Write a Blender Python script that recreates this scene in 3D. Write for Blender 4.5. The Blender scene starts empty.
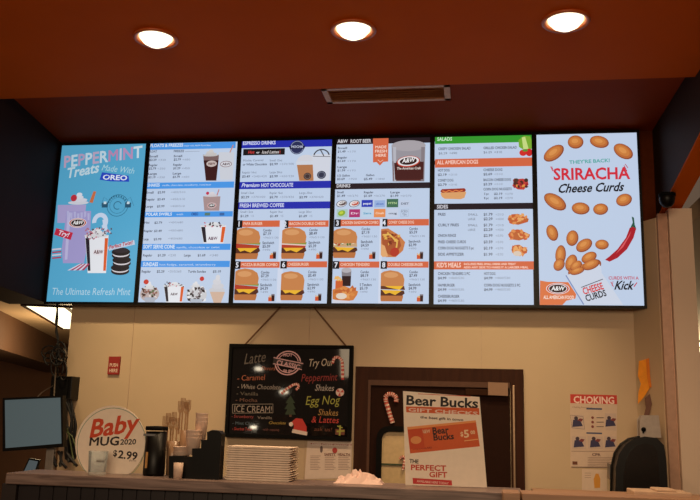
import bpy, math, random
from mathutils import Vector, Matrix
random.seed(7)
C = bpy.context.scene.collection
R = math.radians
# ------------------------------------------------------------------ camera, world, exposure
F = 825.0
CAM = Vector((2.571, -4.669, 1.6))
YAW, PIT, ROL = R(-8.61), R(11.48), R(1.57)
fw = Vector((math.sin(YAW)*math.cos(PIT), math.cos(YAW)*math.cos(PIT), math.sin(PIT)))
r0 = Vector((math.cos(YAW), -math.sin(YAW), 0)); u0 = r0.cross(fw)
rt = r0*math.cos(ROL)+u0*math.sin(ROL); up = -r0*math.sin(ROL)+u0*math.cos(ROL)
cd = bpy.data.cameras.new('camera'); cam = bpy.data.objects.new('camera', cd); C.objects.link(cam)
cd.sensor_width = 36; cd.lens = F*36/700; cd.clip_start = .05; cd.clip_end = 100
M3 = Matrix((rt, up, -fw)).transposed()
cam.matrix_world = Matrix.Translation(CAM) @ M3.to_4x4()
bpy.context.scene.camera = cam
vs = bpy.context.scene.view_settings
vs.view_transform = 'Standard'; vs.look = 'None'; vs.gamma = 1; vs.use_curve_mapping = False; vs.exposure = 0.0

W = bpy.data.worlds.new('world'); bpy.context.scene.world = W; W.use_nodes = True
W.node_tree.nodes['Background'].inputs[0].default_value = (1.0, .66, .44, 1)
W.node_tree.nodes['Background'].inputs[1].default_value = 0.115

def area_light(name, loc, size, power, col, target):
    l = bpy.data.lights.new(name, 'AREA'); l.energy = power; l.color = col; l.shape = 'RECTANGLE'
    l.size, l.size_y = size
    o = bpy.data.objects.new(name, l); C.objects.link(o); o.location = loc
    o.rotation_euler = (Vector(target)-Vector(loc)).to_track_quat('-Z', 'Y').to_euler()
    return o
area_light('dining_room_fill_light', (2.4, -7.0, 2.9), (3.5, 1.5), 125, (1, .74, .48), (2.2, -1.0, 1.2))  # unseen fill added behind the camera for the room's ambient light
def wash(name, loc, target, power, ang, col):
    l = bpy.data.lights.new(name, 'SPOT'); l.energy = power; l.color = col; l.spot_size = R(ang); l.spot_blend = 1; l.shadow_soft_size = .05
    o = bpy.data.objects.new(name, l); C.objects.link(o); o.location = loc
    o.rotation_euler = (Vector(target)-Vector(loc)).to_track_quat('-Z', 'Y').to_euler()
for X_, P_w in ((.66, 76), (2.72, 58)): wash('wall_washer_light', (X_, -.92, 3.12), (X_, .1, 1.9), P_w, 60, (1, .78, .44))
SPOT = 56
# small lamps far back in the dining room, mirrored in the glossy chalkboard
for bx, bz, sw in ((1.335, 1.865, .15), (1.49, 1.735, .15), (1.32, 1.53, .11)):
    src = Vector((bx, .065, bz)); dv_ = src-CAM; src = src+Vector((dv_.x, -dv_.y, dv_.z))*1.9
    l_ = area_light('dining_lamp', src, (sw, sw*.4), .75, (1, .84, .6), (bx, .065, bz)); l_.data.shape = 'ELLIPSE'

# ------------------------------------------------------------------ helpers
def lin(c):
    return tuple(((v/255)/12.92 if v/255 <= .04045 else ((v/255+.055)/1.055)**2.4) for v in c)
def at(px, py, Y):
    d = fw*F + rt*(px-350) + up*(250-py)
    return CAM + d*((Y-CAM.y)/d.y)

_m = {}
def paint(name, c, rough=.6, metal=0, bump=0, scale=40, var=.08, spec=.5):
    if name in _m: return _m[name]
    m = bpy.data.materials.new(name); m.use_nodes = True; nt = m.node_tree
    b = nt.nodes['Principled BSDF']; b.inputs['Roughness'].default_value = rough; b.inputs['Metallic'].default_value = metal
    b.inputs['Specular IOR Level'].default_value = spec
    l = lin(c); tc = nt.nodes.new('ShaderNodeTexCoord')
    n = nt.nodes.new('ShaderNodeTexNoise'); n.inputs['Scale'].default_value = scale; n.inputs['Detail'].default_value = 3
    nt.links.new(tc.outputs['Object'], n.inputs['Vector'])
    r = nt.nodes.new('ShaderNodeValToRGB')
    r.color_ramp.elements[0].position = .3; r.color_ramp.elements[1].position = .7
    r.color_ramp.elements[0].color = (*[v*(1-var) for v in l], 1); r.color_ramp.elements[1].color = (*[min(1, v*(1+var)) for v in l], 1)
    nt.links.new(n.outputs['Fac'], r.inputs[0]); nt.links.new(r.outputs[0], b.inputs['Base Color'])
    if bump:
        bp = nt.nodes.new('ShaderNodeBump'); bp.inputs['Strength'].default_value = bump; bp.inputs['Distance'].default_value = .004
        nt.links.new(n.outputs['Fac'], bp.inputs['Height']); nt.links.new(bp.outputs[0], b.inputs['Normal'])
    _m[name] = m; return m
def wood(name, c1, c2, sc=(1.2, 14, 14), rough=.4):
    m = bpy.data.materials.new(name); m.use_nodes = True; nt = m.node_tree; b = nt.nodes['Principled BSDF']
    b.inputs['Roughness'].default_value = rough
    tc = nt.nodes.new('ShaderNodeTexCoord'); mp = nt.nodes.new('ShaderNodeMapping'); mp.inputs['Scale'].default_value = sc
    n = nt.nodes.new('ShaderNodeTexNoise'); n.inputs['Scale'].default_value = 3; n.inputs['Detail'].default_value = 6; n.inputs['Distortion'].default_value = .8
    r = nt.nodes.new('ShaderNodeValToRGB'); r.color_ramp.elements[0].position = .35; r.color_ramp.elements[1].position = .65
    r.color_ramp.elements[0].color = (*lin(c1), 1); r.color_ramp.elements[1].color = (*lin(c2), 1)
    nt.links.new(tc.outputs['Object'], mp.inputs[0]); nt.links.new(mp.outputs[0], n.inputs['Vector'])
    nt.links.new(n.outputs['Fac'], r.inputs[0]); nt.links.new(r.outputs[0], b.inputs['Base Color'])
    return m
def glow(c, s=1.0):
    k = ('e', tuple(c), s)
    if k in _m: return _m[k]
    m = bpy.data.materials.new('screen_light'); m.use_nodes = True; nt = m.node_tree; b = nt.nodes['Principled BSDF']
    b.inputs['Base Color'].default_value = (.01, .01, .01, 1); b.inputs['Roughness'].default_value = .5
    b.inputs['Specular IOR Level'].default_value = .2
    b.inputs['Emission Color'].default_value = (*lin(c), 1); b.inputs['Emission Strength'].default_value = s
    if s == 1.0:      # a liquid crystal panel shines forward and fades at grazing angles
        g = nt.nodes.new('ShaderNodeNewGeometry'); dt = nt.nodes.new('ShaderNodeVectorMath'); dt.operation = 'DOT_PRODUCT'
        nt.links.new(g.outputs['Normal'], dt.inputs[0]); nt.links.new(g.outputs['Incoming'], dt.inputs[1])
        ab = nt.nodes.new('ShaderNodeMath'); ab.operation = 'ABSOLUTE'; nt.links.new(dt.outputs['Value'], ab.inputs[0])
        dv = nt.nodes.new('ShaderNodeMath'); dv.operation = 'DIVIDE'; dv.inputs[1].default_value = .9; nt.links.new(ab.outputs[0], dv.inputs[0])
        pw = nt.nodes.new('ShaderNodeMath'); pw.operation = 'POWER'; pw.inputs[1].default_value = 3.2; pw.use_clamp = True; nt.links.new(dv.outputs[0], pw.inputs[0])
        nt.links.new(pw.outputs[0], b.inputs['Emission Strength'])
    _m[k] = m; return m
def ink(c):
    return paint('ink_%d_%d_%d' % tuple(c), c, .7, var=.03)
def glass(name='clear_glass', c=(235, 240, 240), rough=.03):
    if name in _m: return _m[name]
    m = bpy.data.materials.new(name); m.use_nodes = True; b = m.node_tree.nodes['Principled BSDF']
    b.inputs['Base Color'].default_value = (*lin(c), 1); b.inputs['Roughness'].default_value = rough
    b.inputs['Transmission Weight'].default_value = .8; b.inputs['IOR'].default_value = 1.12
    _m[name] = m; return m

class MB:
    def __init__(s): s.v = []; s.f = []; s.mi = []; s.m = []; s.sm = []
    def mat(s, m):
        if m not in s.m: s.m.append(m)
        return s.m.index(m)
    def add(s, vs_, fs, m, smooth=False):
        o = len(s.v); s.v += [tuple(v) for v in vs_]; i = s.mat(m)
        for f in fs: s.f.append([o+k for k in f]); s.mi.append(i); s.sm.append(smooth)
        return s
    def box(s, a, b, m, rot=0, piv=None):
        (x0, y0, z0), (x1, y1, z1) = a, b
        v = [Vector(p) for p in ((x0,y0,z0),(x1,y0,z0),(x1,y1,z0),(x0,y1,z0),(x0,y0,z1),(x1,y0,z1),(x1,y1,z1),(x0,y1,z1))]
        if rot:
            pv = Vector(piv or ((x0+x1)/2, (y0+y1)/2, 0)); M = Matrix.Rotation(rot, 3, 'Z')
            v = [M @ (p-pv)+pv for p in v]
        return s.add(v, [(0,3,2,1),(4,5,6,7),(0,1,5,4),(1,2,6,5),(2,3,7,6),(3,0,4,7)], m)
    def prism(s, pts, d, m):          # pts: 3D polygon, d: extrusion vector
        d = Vector(d); n = len(pts); v = [Vector(p) for p in pts]+[Vector(p)+d for p in pts]
        return s.add(v, [list(range(n)), list(range(2*n-1, n-1, -1))]+[(i, (i+1) % n+0, (i+1) % n+n, i+n) for i in range(n)], m)
    def lathe(s, prof, loc, m, n=24, axis='Z', smooth=True):
        vv = []; ff = []
        for r, z in prof:
            for k in range(n):
                a = 2*math.pi*k/n; p = (r*math.cos(a), r*math.sin(a), z)
                if axis == 'Y': p = (p[0], z, p[1])
                vv.append(Vector(p)+Vector(loc))
        for j in range(len(prof)-1):
            for k in range(n):
                ff.append((j*n+k, j*n+(k+1) % n, (j+1)*n+(k+1) % n, (j+1)*n+k))
        ff.append(list(range(n-1, -1, -1))); ff.append([(len(prof)-1)*n+k for k in range(n)])
        return s.add(vv, ff, m, smooth)
    def tube(s, pts, r, m, n=8):
        pts = [Vector(p) for p in pts]; vv = []; ff = []
        for i, p in enumerate(pts):
            t = (pts[min(i+1, len(pts)-1)]-pts[max(i-1, 0)]).normalized()
            a = t.cross(Vector((0, 0, 1)) if abs(t.z) < .9 else Vector((1, 0, 0))).normalized(); b = t.cross(a)
            for k in range(n):
                q = 2*math.pi*k/n; vv.append(p+a*r*math.cos(q)+b*r*math.sin(q))
        for i in range(len(pts)-1):
            for k in range(n): ff.append((i*n+k, i*n+(k+1) % n, (i+1)*n+(k+1) % n, (i+1)*n+k))
        ff.append(list(range(n))); ff.append([(len(pts)-1)*n+k for k in range(n-1, -1, -1)])
        return s.add(vv, ff, m, True)
    def build(s, name, parent=None, bevel=0):
        me = bpy.data.meshes.new(name)
        base = Vector(parent.location) if parent is not None else Vector((0, 0, 0))
        P = parent
        while P is not None and P.parent is not None: P = P.parent; base += Vector(P.location)
        me.from_pydata([tuple(Vector(v)-base) for v in s.v], [], s.f)
        for m in s.m: me.materials.append(m)
        for p, i, q in zip(me.polygons, s.mi, s.sm): p.material_index = i; p.use_smooth = q
        me.update()
        o = bpy.data.objects.new(name, me); C.objects.link(o)
        if parent is not None: o.parent = parent
        if bevel:
            bv = o.modifiers.new('bevel', 'BEVEL'); bv.width = bevel; bv.segments = 2; bv.limit_method = 'ANGLE'
        return o
def tag(o, label=None, cat=None, group=None, kind=None):
    for k, v in (('label', label), ('category', cat), ('group', group), ('kind', kind)):
        if v: o[k] = v
    return o
def thing(name, loc, label, cat, group=None):
    o = bpy.data.objects.new(name, None); C.objects.link(o); o.location = loc; o.empty_display_size = .05
    return tag(o, label, cat, group)
def struct(name, mb, parent=None, bevel=0):
    o = mb.build(name, parent, bevel)
    if parent is None: o['kind'] = 'structure'
    return o
def copy_tree(o, parent=None):
    c = o.copy(); C.objects.link(c)
    if parent is not None: c.parent = parent
    for ch in list(o.children): copy_tree(ch, c)
    return c

# glyph outlines measured once for all lettering
CH = "ABCDEFGHIJKLMNOPQRSTUVWXYZabcdefghijklmnopqrstuvwxyz0123456789$.,&'!+-/:#*()<>?"
GL = {}
def load_glyphs():
    tmp = []
    for bold in (0, 1):
        ref = None
        for ch in ['']+list(CH):
            for kind in (0, 1):
                if ch == '' and kind == 0: continue
                cu = bpy.data.curves.new('g', 'FONT'); cu.body = ch if kind == 0 else 'H'+ch+'H'
                cu.resolution_u = 2 if kind == 0 else 1; cu.fill_mode = 'FRONT'
                if bold and kind == 0: cu.offset = 0 if ch in 'MWmw' else .026
                ob = bpy.data.objects.new('g', cu); C.objects.link(ob); tmp.append((bold, ch, kind, ob, cu))
    bpy.context.view_layer.update(); dg = bpy.context.evaluated_depsgraph_get()
    wid = {}
    for bold, ch, kind, ob, cu in tmp:
        e = ob.evaluated_get(dg); me = e.to_mesh()
        if kind == 0:
            GL[(bold, ch)] = [[(v.co.x, v.co.y) for v in me.vertices], [list(p.vertices) for p in me.polygons], 0]
        else:
            xs = [v.co.x for v in me.vertices]; wid[(bold, ch)] = max(xs)-min(xs)
        e.to_mesh_clear()
    for k in GL: GL[k][2] = wid[k]-wid[(k[0], '')]
    for _, _, _, ob, cu in tmp: bpy.data.objects.remove(ob); bpy.data.curves.remove(cu)
load_glyphs()
CAP = max(v[1] for v in GL[(0, 'H')][0])

class Draw:
    """Flat print on a vertical plane at depth Y; measured in units of sc per photo pixel from ox, oy."""
    def __init__(s, mb, Y, ox=0, oy=0, sc=1.0, clip=None, emit=True, layer=.0004, start=1):
        s.mb = mb; s.Y = Y; s.ox = ox; s.oy = oy; s.sc = sc; s.clip = clip; s.emit = emit; s.n = start; s.dl = layer; s.t = 0
    def use(s, ox, oy, sc): s.ox, s.oy, s.sc = ox, oy, sc; return s
    def tilt(s, deg): s.t = R(deg); return s
    def M(s, c): return c if not isinstance(c, tuple) else (glow(c) if s.emit else ink(c))
    def w(s, x, y): p = at(s.ox+x/s.sc, s.oy+y/s.sc, s.Y); return (p.x, p.z)
    def k(s, x, y): a = s.w(x, y); b = s.w(x+10, y); return math.hypot(b[0]-a[0], b[1]-a[1])/10
    def put(s, pts, faces, c):
        if s.clip:
            x0, z0, x1, z1 = s.clip; pts = [(min(max(x, x0), x1), min(max(z, z0), z1)) for x, z in pts]
        y = s.Y-s.dl*s.n; s.mb.add([(x, y, z) for x, z in pts], faces, s.M(c))
    def up(s, n=1): s.n += n; return s
    def poly(s, pts, c): p = [s.w(*q) for q in pts]; s.put(p, [list(range(len(p)))], c); s.n += .1
    def rect(s, x0, y0, x1, y1, c):
        a = s.w(x0, y0); b = s.w(x1, y1)
        s.put([(a[0], a[1]), (b[0], a[1]), (b[0], b[1]), (a[0], b[1])], [(0, 3, 2, 1)], c); s.n += .1
    def loc(s, x, y, pts, c, rot=0):
        k = s.k(x, y); o = s.w(x, y); r = R(rot)+s.t; ca, sa = math.cos(r), math.sin(r)
        q = [(o[0]+k*(a*ca-b*sa), o[1]+k*(a*sa+b*ca)) for a, b in pts]
        s.put(q, [list(range(len(q)))], c); s.n += .1
    def ell(s, x, y, rx, ry, c, rot=0, n=20, a0=0, a1=360):
        full = (a1-a0) >= 360
        s.loc(x, y, [(rx*math.cos(R(a0+(a1-a0)*i/(n if full else n-1))), ry*math.sin(R(a0+(a1-a0)*i/(n if full else n-1)))) for i in range(n)], c, rot)
    def ring(s, x, y, rx, ry, wd, c, n=28, rot=0, a0=0, a1=360):
        k = s.k(x, y); o = s.w(x, y); P = []; Fc = []; ro = R(rot)
        for i in range(n+1):
            a = R(a0+(a1-a0)*i/n)
            for q in (0, 1):
                px_, py_ = (rx-q*wd)*math.cos(a), (ry-q*wd)*math.sin(a)
                P.append((o[0]+k*(px_*math.cos(ro)-py_*math.sin(ro)), o[1]+k*(px_*math.sin(ro)+py_*math.cos(ro))))
            if i < n: Fc.append((2*i, 2*i+1, 2*i+3, 2*i+2))
        s.put(P, Fc, c); s.n += .1
    def line(s, pts, wd, c):
        P = [s.w(*q) for q in pts]; h = s.k(*pts[0])*wd/2; V = []; Fc = []
        for i in range(len(P)):
            a = P[max(i-1, 0)]; b = P[min(i+1, len(P)-1)]; dx, dy = b[0]-a[0], b[1]-a[1]; L = math.hypot(dx, dy) or 1
            V += [(P[i][0]-dy/L*h, P[i][1]+dx/L*h), (P[i][0]+dy/L*h, P[i][1]-dx/L*h)]
            if i: Fc.append((2*i-2, 2*i-1, 2*i+1, 2*i))
        s.put(V, Fc, c); s.n += .1
    def text(s, t, x, y, wdt, h, c, bold=0, shear=0, rot=0, colors=None):
        k = s.k(x, y); o = s.w(x, y); adv = 0; tot = sum((GL[(bold, ch)][2] if ch != ' ' else .26) for ch in t)
        sx = wdt/tot if wdt else h/CAP; sy = h/CAP; r = R(rot)+s.t; ca, sa = math.cos(r), math.sin(r)
        for i, ch in enumerate(t):
            if ch == ' ': adv += .26; continue
            g = GL[(bold, ch)]; q = []
            for gx, gy in g[0]:
                a = (adv+gx)*sx+shear*gy*sy; b = gy*sy
                q.append((o[0]+k*(a*ca-b*sa), o[1]+k*(a*sa+b*ca)))
            cc = colors[i % len(colors)] if colors else c
            if bold and ch in 'MWmw':
                for e in (-.024, .024): s.put([(a+e*sx*k, b) for a, b in q], g[1], cc); s.n += .02
            else: s.put(q, g[1], cc)
            adv += g[2]
        s.n += .3

# ------------------------------------------------------------------ materials
CREAM = paint('cream_wall_paint', (196, 169, 137), .6, scale=3, var=.04)
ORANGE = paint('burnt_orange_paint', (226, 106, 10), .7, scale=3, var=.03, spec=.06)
ORANGE_SHADE = paint('shaded_orange_paint', (168, 68, 10), .7, scale=3, var=.05, spec=.06)  # orange darkened so the recess's shade is part of the colour
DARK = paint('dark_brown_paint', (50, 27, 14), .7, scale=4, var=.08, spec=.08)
BLACK = paint('black_plastic', (10, 9, 8), .4, spec=.2)
MATTE = paint('matte_black', (9, 8, 8), .75, spec=.12)
DOOR = wood('dark_walnut', (50, 25, 14), (60, 31, 18), (14, 14, 1.5), .6)
DOOR.node_tree.nodes['Principled BSDF'].inputs['Specular IOR Level'].default_value = .12
LAM = wood('weathered_grey_laminate', (98, 80, 74), (140, 118, 110), (1.5, 20, 30), .4)
TAN = wood('tan_maple', (150, 112, 84), (170, 130, 100), (1.5, 12, 12), .45)
BEAD = paint('dark_stained_beadboard', (27, 20, 22), .4, scale=8, var=.2)
WHITE = paint('white_card', (225, 205, 192), .7, var=.02)
CHROME = paint('brushed_steel', (190, 185, 180), .25, 1, scale=80)
FLOOR = paint('brown_floor_tile', (96, 74, 60), .5, scale=5, var=.15)

# ------------------------------------------------------------------ the room
def grid_floor():
    mb = MB(); mb.box((-8, -9, -.1), (9, 12, 0), FLOOR); return mb
struct('floor', grid_floor())
m = MB(); m.box((.12, .1, 0), (3.46, .22, 3.5), CREAM)
for X in (.53, 1.62, 2.62): m.box((X-.002, .096, 1.0), (X+.002, .101, 2.3), paint('seam_shade', (188, 160, 134)))
struct('wall_back', m)
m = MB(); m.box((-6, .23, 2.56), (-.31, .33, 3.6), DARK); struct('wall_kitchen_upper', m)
m = MB(); m.box((.03, .5, 0), (.22, .6, 2.449), CREAM); struct('wall_kitchen', m)
# soffit over the counter and raised recess ceiling behind it
LX = [1.208, 2.078, 2.948]; LY = -1.49; LZ = 3.2
def soffit():
    mb = MB(); xs = [-3.0]; r = .085
    for X in LX: xs += [X-r, X+r]
    xs.append(8.0); y0, y1, y2, y3 = -3.6, LY-r, LY+r, -.87
    mb.box((-3, y0, LZ), (8, y1, LZ+.4), ORANGE); mb.box((-3, y2, LZ), (8, y3, LZ+.4), ORANGE)
    for i in range(0, len(xs), 2): mb.box((xs[i], y1, LZ), (xs[i+1], y2, LZ+.4), ORANGE)
    # corners round each can
    for X in LX:
        n = 32; inner = [(X+r*.9*math.cos(2*math.pi*k/n), LY+r*.9*math.sin(2*math.pi*k/n)) for k in range(n)]
        def sq(k):
            a = 2*math.pi*k/n; c, s_ = math.cos(a), math.sin(a); q = r/max(abs(c), abs(s_)); return (X+q*c, LY+q*s_)
        V = [(a, b, LZ) for a, b in inner]+[(*sq(k), LZ) for k in range(n)]
        mb.add(V, [(k, k+n, (k+1) % n+n, (k+1) % n) for k in range(n)], ORANGE)
    return mb
struct('ceiling', soffit())
m = MB(); m.box((-.3, -.87, 3.27), (4.2, .1, 3.4), ORANGE_SHADE); struct('ceiling_recess', m)
# dark side of the recess, left
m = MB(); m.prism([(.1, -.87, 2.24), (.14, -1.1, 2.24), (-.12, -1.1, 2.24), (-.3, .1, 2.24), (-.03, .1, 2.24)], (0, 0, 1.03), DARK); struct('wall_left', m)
# backing behind the screens
m = MB(); m.box((-.03, .06, 2.26), (3.6, .1, 3.27), paint('rust_backing', (100, 44, 16), .7, spec=.05)); struct('trim_1', m)
# right: dark upright panel with orange underside
m = MB()
def zb(y): return 2.76-.178*y
m.prism([(3.60, .1, zb(.1)), (3.60, -1.9, zb(-1.9)), (3.60, -1.9, 3.199), (3.60, -.871, 3.199), (3.60, -.871, 3.2699), (3.60, .1, 3.2699)], (.10, 0, 0), paint('slate_brown_paint', (52, 34, 22), .6, spec=.12))
m.prism([(3.60, .1, zb(.1)-.0005), (3.60, -1.9, zb(-1.9)-.0005), (3.60, -1.9, zb(-1.9)-.012), (3.60, .1, zb(.1)-.012)], (.10, 0, 0), ORANGE)
struct('wall_right', m)
# jamb wall from the back wall forward
m = MB(); m.prism([(3.46, .1, 0), (3.565, -.07, 0), (3.64, -.07, 0), (3.64, .22, 0), (3.46, .22, 0)], (0, 0, 2.72), CREAM); struct('wall_jamb', m)
m = MB(); m.box((3.42, .055, 2.24), (3.50, .099, 2.69), ORANGE_SHADE); m.build('trim_2')['kind'] = 'structure'
m = MB(); PXa, PXb, PXc = at(657, 215, -.1).x, at(667, 215, -.1).x, at(690, 215, -.1).x
m.box((PXa, -.11, 0), (PXb-.002, -.071, 2.735), paint('bronze_mirror_strip', (196, 156, 132), .25, .35)); struct('trim_3', m)
m = MB(); m.box((PXb, -.14, 0), (PXc, -.06, 2.755), paint('cream_post', (222, 196, 172), .5, scale=2, var=.03)); struct('trim_4', m)
# beyond on the right and left
TANW = paint('tan_wall_paint', (150, 108, 78), .6, scale=3)
m = MB(); m.box((3.7, 11.0, 0), (9, 11.1, 3.0), CREAM); struct('wall_side_room', m)
m = MB(); m.box((3.82, -.1, 2.75), (9, 11.0, 2.85), CREAM); struct('ceiling_side_room', m)
m = MB(); m.box((-7, .23, 2.45), (.12, 7.5, 2.55), CREAM); struct('ceiling_kitchen', m)
m = MB(); m.box((-8, 7.5, 0), (3.46, 7.6, 3.0), TANW); struct('wall_kitchen_far', m)
a = R(18)
m = MB(); m.box((-1.9, 1.2, 2.12), (-1.45, 7.0, 2.449), paint('brown_bulkhead', (84, 56, 37), .6, scale=3), a, (-1.36, 1.7, 0)); struct('trim_5', m)
m = MB(); m.box((-5.5, 2.6, 0), (-2.4, 3.0, 2.1), paint('brown_cabinet_paint', (92, 56, 38), .5)); struct('wall_kitchen_left', m)

# kitchen ceiling fixture
def fixture(name, lab, cx, cy, z, w, l, rot, power):
    t = thing(name, (cx, cy, z), lab, 'ceiling light')
    e = MB(); e.box((cx-w/2, cy-l/2, z-.02), (cx-.02, cy+l/2, z-.004), glow((255, 236, 190), 2.6), rot, (cx, cy, 0))
    e.box((cx+.02, cy-l/2, z-.02), (cx+w/2, cy+l/2, z-.004), glow((255, 236, 190), 2.6), rot, (cx, cy, 0)); e.build('lens', t)
    e = MB()
    for a_, b_ in (((-w/2-.03, -l/2-.03), (-w/2, l/2+.03)), ((w/2, -l/2-.03), (w/2+.03, l/2+.03)), ((-.02, -l/2), (.02, l/2)), ((-w/2, -l/2-.03), (w/2, -l/2)), ((-w/2, l/2), (w/2, l/2+.03))):
        e.box((cx+a_[0], cy+a_[1], z-.026), (cx+b_[0], cy+b_[1], z-.001), DARK, rot, (cx, cy, 0))
    e.build('frame', t)
    l_ = bpy.data.lights.new('fixture_fill_light', 'POINT'); l_.energy = power; l_.color = (1, .72, .38); l_.shadow_soft_size = .2  # added point light hung below the fixture to brighten the ceiling around it
    o = bpy.data.objects.new('fixture_fill_light', l_); C.objects.link(o); o.location = (cx, cy, z-.45); o.rotation_euler = (0, 0, rot)
    return t
fixture('fluorescent_ceiling_light', 'bright fluorescent ceiling panel over the kitchen, left of the cream wall', -1.04, 2.6, 2.45, .66, 1.9, a, 45)
fixture('fluorescent_ceiling_light', 'small bright ceiling light at the far right edge, beyond the cream post', 5.82, 7.9, 2.75, .5, 1.6, 0, 70)

# door in the back wall
def door():
    mb = MB(); w = .075
    y = .1
    mb.box((1.905, y-.03, 0), (1.905+w, y, 1.89), DOOR); mb.box((2.78, y-.03, 0), (2.851, y, 1.89), DOOR); mb.box((1.905+w, y-.03, 1.815), (2.78, y, 1.89), DOOR)
    d = mb.build('door_1'); d['kind'] = 'structure'
    s = MB(); s.box((1.98, y-.018, 0), (2.776, y-.001, 1.815), paint('dark_maroon_door', (40, 20, 13), .7, spec=.08)); s.build('door_leaf', d)
    e = MB(); e.box((1.98, y-.032, 1.785), (2.776, y-.018, 1.815), paint('bronze_strip', (84, 54, 38), .5, spec=.2)); e.box((1.98, y-.032, 0), (1.995, y-.018, 1.785), paint('bronze_strip', (84, 54, 38), .5, spec=.2)); e.build('door_stop', d)
    h = MB(); h.box((2.788, y-.045, .2), (2.802, y-.0301, 1.80), paint('aged_steel', (150, 124, 100), .4, .8))
    h.build('edge_strip', d, .003)
    cl = MB(); cl.box((2.53, y-.05, 1.74), (2.72, y-.018, 1.775), DARK); cl.build('door_closer', d, .004)
    return d
door()
# window in the door leaf with a rounded black frame
def rrect(x0, z0, x1, z1, r, n=6):
    P = []
    for cx, cz, a0 in ((x1-r, z1-r, 0), (x0+r, z1-r, 90), (x0+r, z0+r, 180), (x1-r, z0+r, 270)):
        for i in range(n+1): q = R(a0+90*i/n); P.append((cx+r*math.cos(q), cz+r*math.sin(q)))
    return P
def frame_loop(mb, outer, inner, y0, y1, m_):
    n = len(outer); V = [(x, y0, z) for x, z in outer]+[(x, y0, z) for x, z in inner]+[(x, y1, z) for x, z in outer]+[(x, y1, z) for x, z in inner]
    Fc = []
    for i in range(n):
        j = (i+1) % n
        Fc += [(i, j, j+n, i+n), (i+2*n, i+3*n, j+3*n, j+2*n), (i, i+2*n, j+2*n, j), (i+n, j+n, j+3*n, i+3*n)]
    mb.add(V, Fc, m_)
m = MB(); frame_loop(m, rrect(2.035, 1.12, 2.33, 1.56, .07), rrect(2.065, 1.15, 2.30, 1.53, .045), .05, .0815, MATTE)
w1 = m.build('window_1'); w1['kind'] = 'structure'
m = MB(); P = rrect(2.065, 1.15, 2.30, 1.53, .045); m.prism([(x, .072, z) for x, z in P], (0, .008, 0), paint('yellowed_window_film', (196, 168, 124), .5)); m.build('pane', w1)
m = MB(); m.box((2.065, .064, 1.345), (2.30, .0715, 1.355), paint('dark_green_bar', (50, 62, 34))); m.build('glazing_bar', w1)

# ------------------------------------------------------------------ recessed lights
for i, X in enumerate(LX):
    lab = ['leftmost of the three round recessed ceiling lights', 'middle one of the three round recessed ceiling lights', 'rightmost of the three round recessed ceiling lights'][i]
    t = thing('recessed_light', (X, LY, LZ), lab, 'ceiling light', 'recessed lights in the orange soffit')
    e = MB(); n = 32; prof = [(.076, .001), (.096, .001), (.098, -.004), (.094, -.010), (.082, -.008), (.076, .001)]
    V = []; Fc = []
    for r_, z_ in prof[:-1]:
        for k in range(n): q = 2*math.pi*k/n; V.append((X+r_*math.cos(q), LY+r_*math.sin(q), LZ+z_))
    for j in range(5):
        for k in range(n): Fc.append((j*n+k, j*n+(k+1) % n, ((j+1) % 5)*n+(k+1) % n, ((j+1) % 5)*n+k))
    e.add(V, Fc, paint('trim_orange', (196, 96, 40), .35), True); e.build('trim_ring', t)
    e = MB(); V = []; Fc = []
    for r_, z_ in ((.076, 0), (.070, .05), (.05, .10)):
        for k in range(n): q = 2*math.pi*k/n; V.append((X+r_*math.cos(q), LY+r_*math.sin(q), LZ+z_))
    for j in range(2):
        for k in range(n): Fc.append((j*n+k, j*n+(k+1) % n, (j+1)*n+(k+1) % n, (j+1)*n+k))
    e.add(V, Fc, glow((255, 214, 140), 1.1), True); e.build('reflector', t)
    e = MB(); e.lathe([(.0, -.040), (.03, -.036), (.054, -.022), (.070, -.002), (.0735, .03)], (X, LY, LZ), glow((255, 240, 205), 2.2), 32); e.build('lamp', t)
    l = bpy.data.lights.new('downlight', 'SPOT'); l.energy = SPOT; l.color = (1, .70, .40); l.spot_size = R(128); l.spot_blend = .7; l.shadow_soft_size = .06
    o = bpy.data.objects.new('downlight', l); C.objects.link(o); o.location = (X, LY, LZ-.055)
# air vent in the recess ceiling
t = thing('air_vent', (2.12, -.66, 3.27), 'long rectangular metal air vent in the ceiling above the menu screens', 'vent')
V0 = (1.80, -.735); V1 = (2.46, -.53)
m = MB()
GM = paint('vent_metal', (250, 205, 160), .5)
for a_, b_ in (((V0[0], V0[1]), (V0[0]+.03, V1[1])), ((V1[0]-.03, V0[1]), (V1[0], V1[1])), ((V0[0], V0[1]), (V1[0], V0[1]+.025)), ((V0[0], V1[1]-.025), (V1[0], V1[1]))):
    m.box((a_[0], a_[1], 3.255), (b_[0], b_[1], 3.2695), GM)
m.build('frame', t)
m = MB()
for k in range(5):
    y = V0[1]+.035+k*.031; m.prism([(V0[0]+.03, y, 3.258), (V0[0]+.03, y+.024, 3.268), (V0[0]+.03, y+.027, 3.2665), (V0[0]+.03, y+.003, 3.2565)], (V1[0]-V0[0]-.06, 0, 0), paint('vent_slat', (236, 176, 124), .5))
m.box((V0[0]+.02, V0[1]+.02, 3.2685), (V1[0]-.02, V1[1]-.02, 3.2697), paint('vent_slat', (236, 176, 124), .5)); m.build('slats', t)

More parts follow.
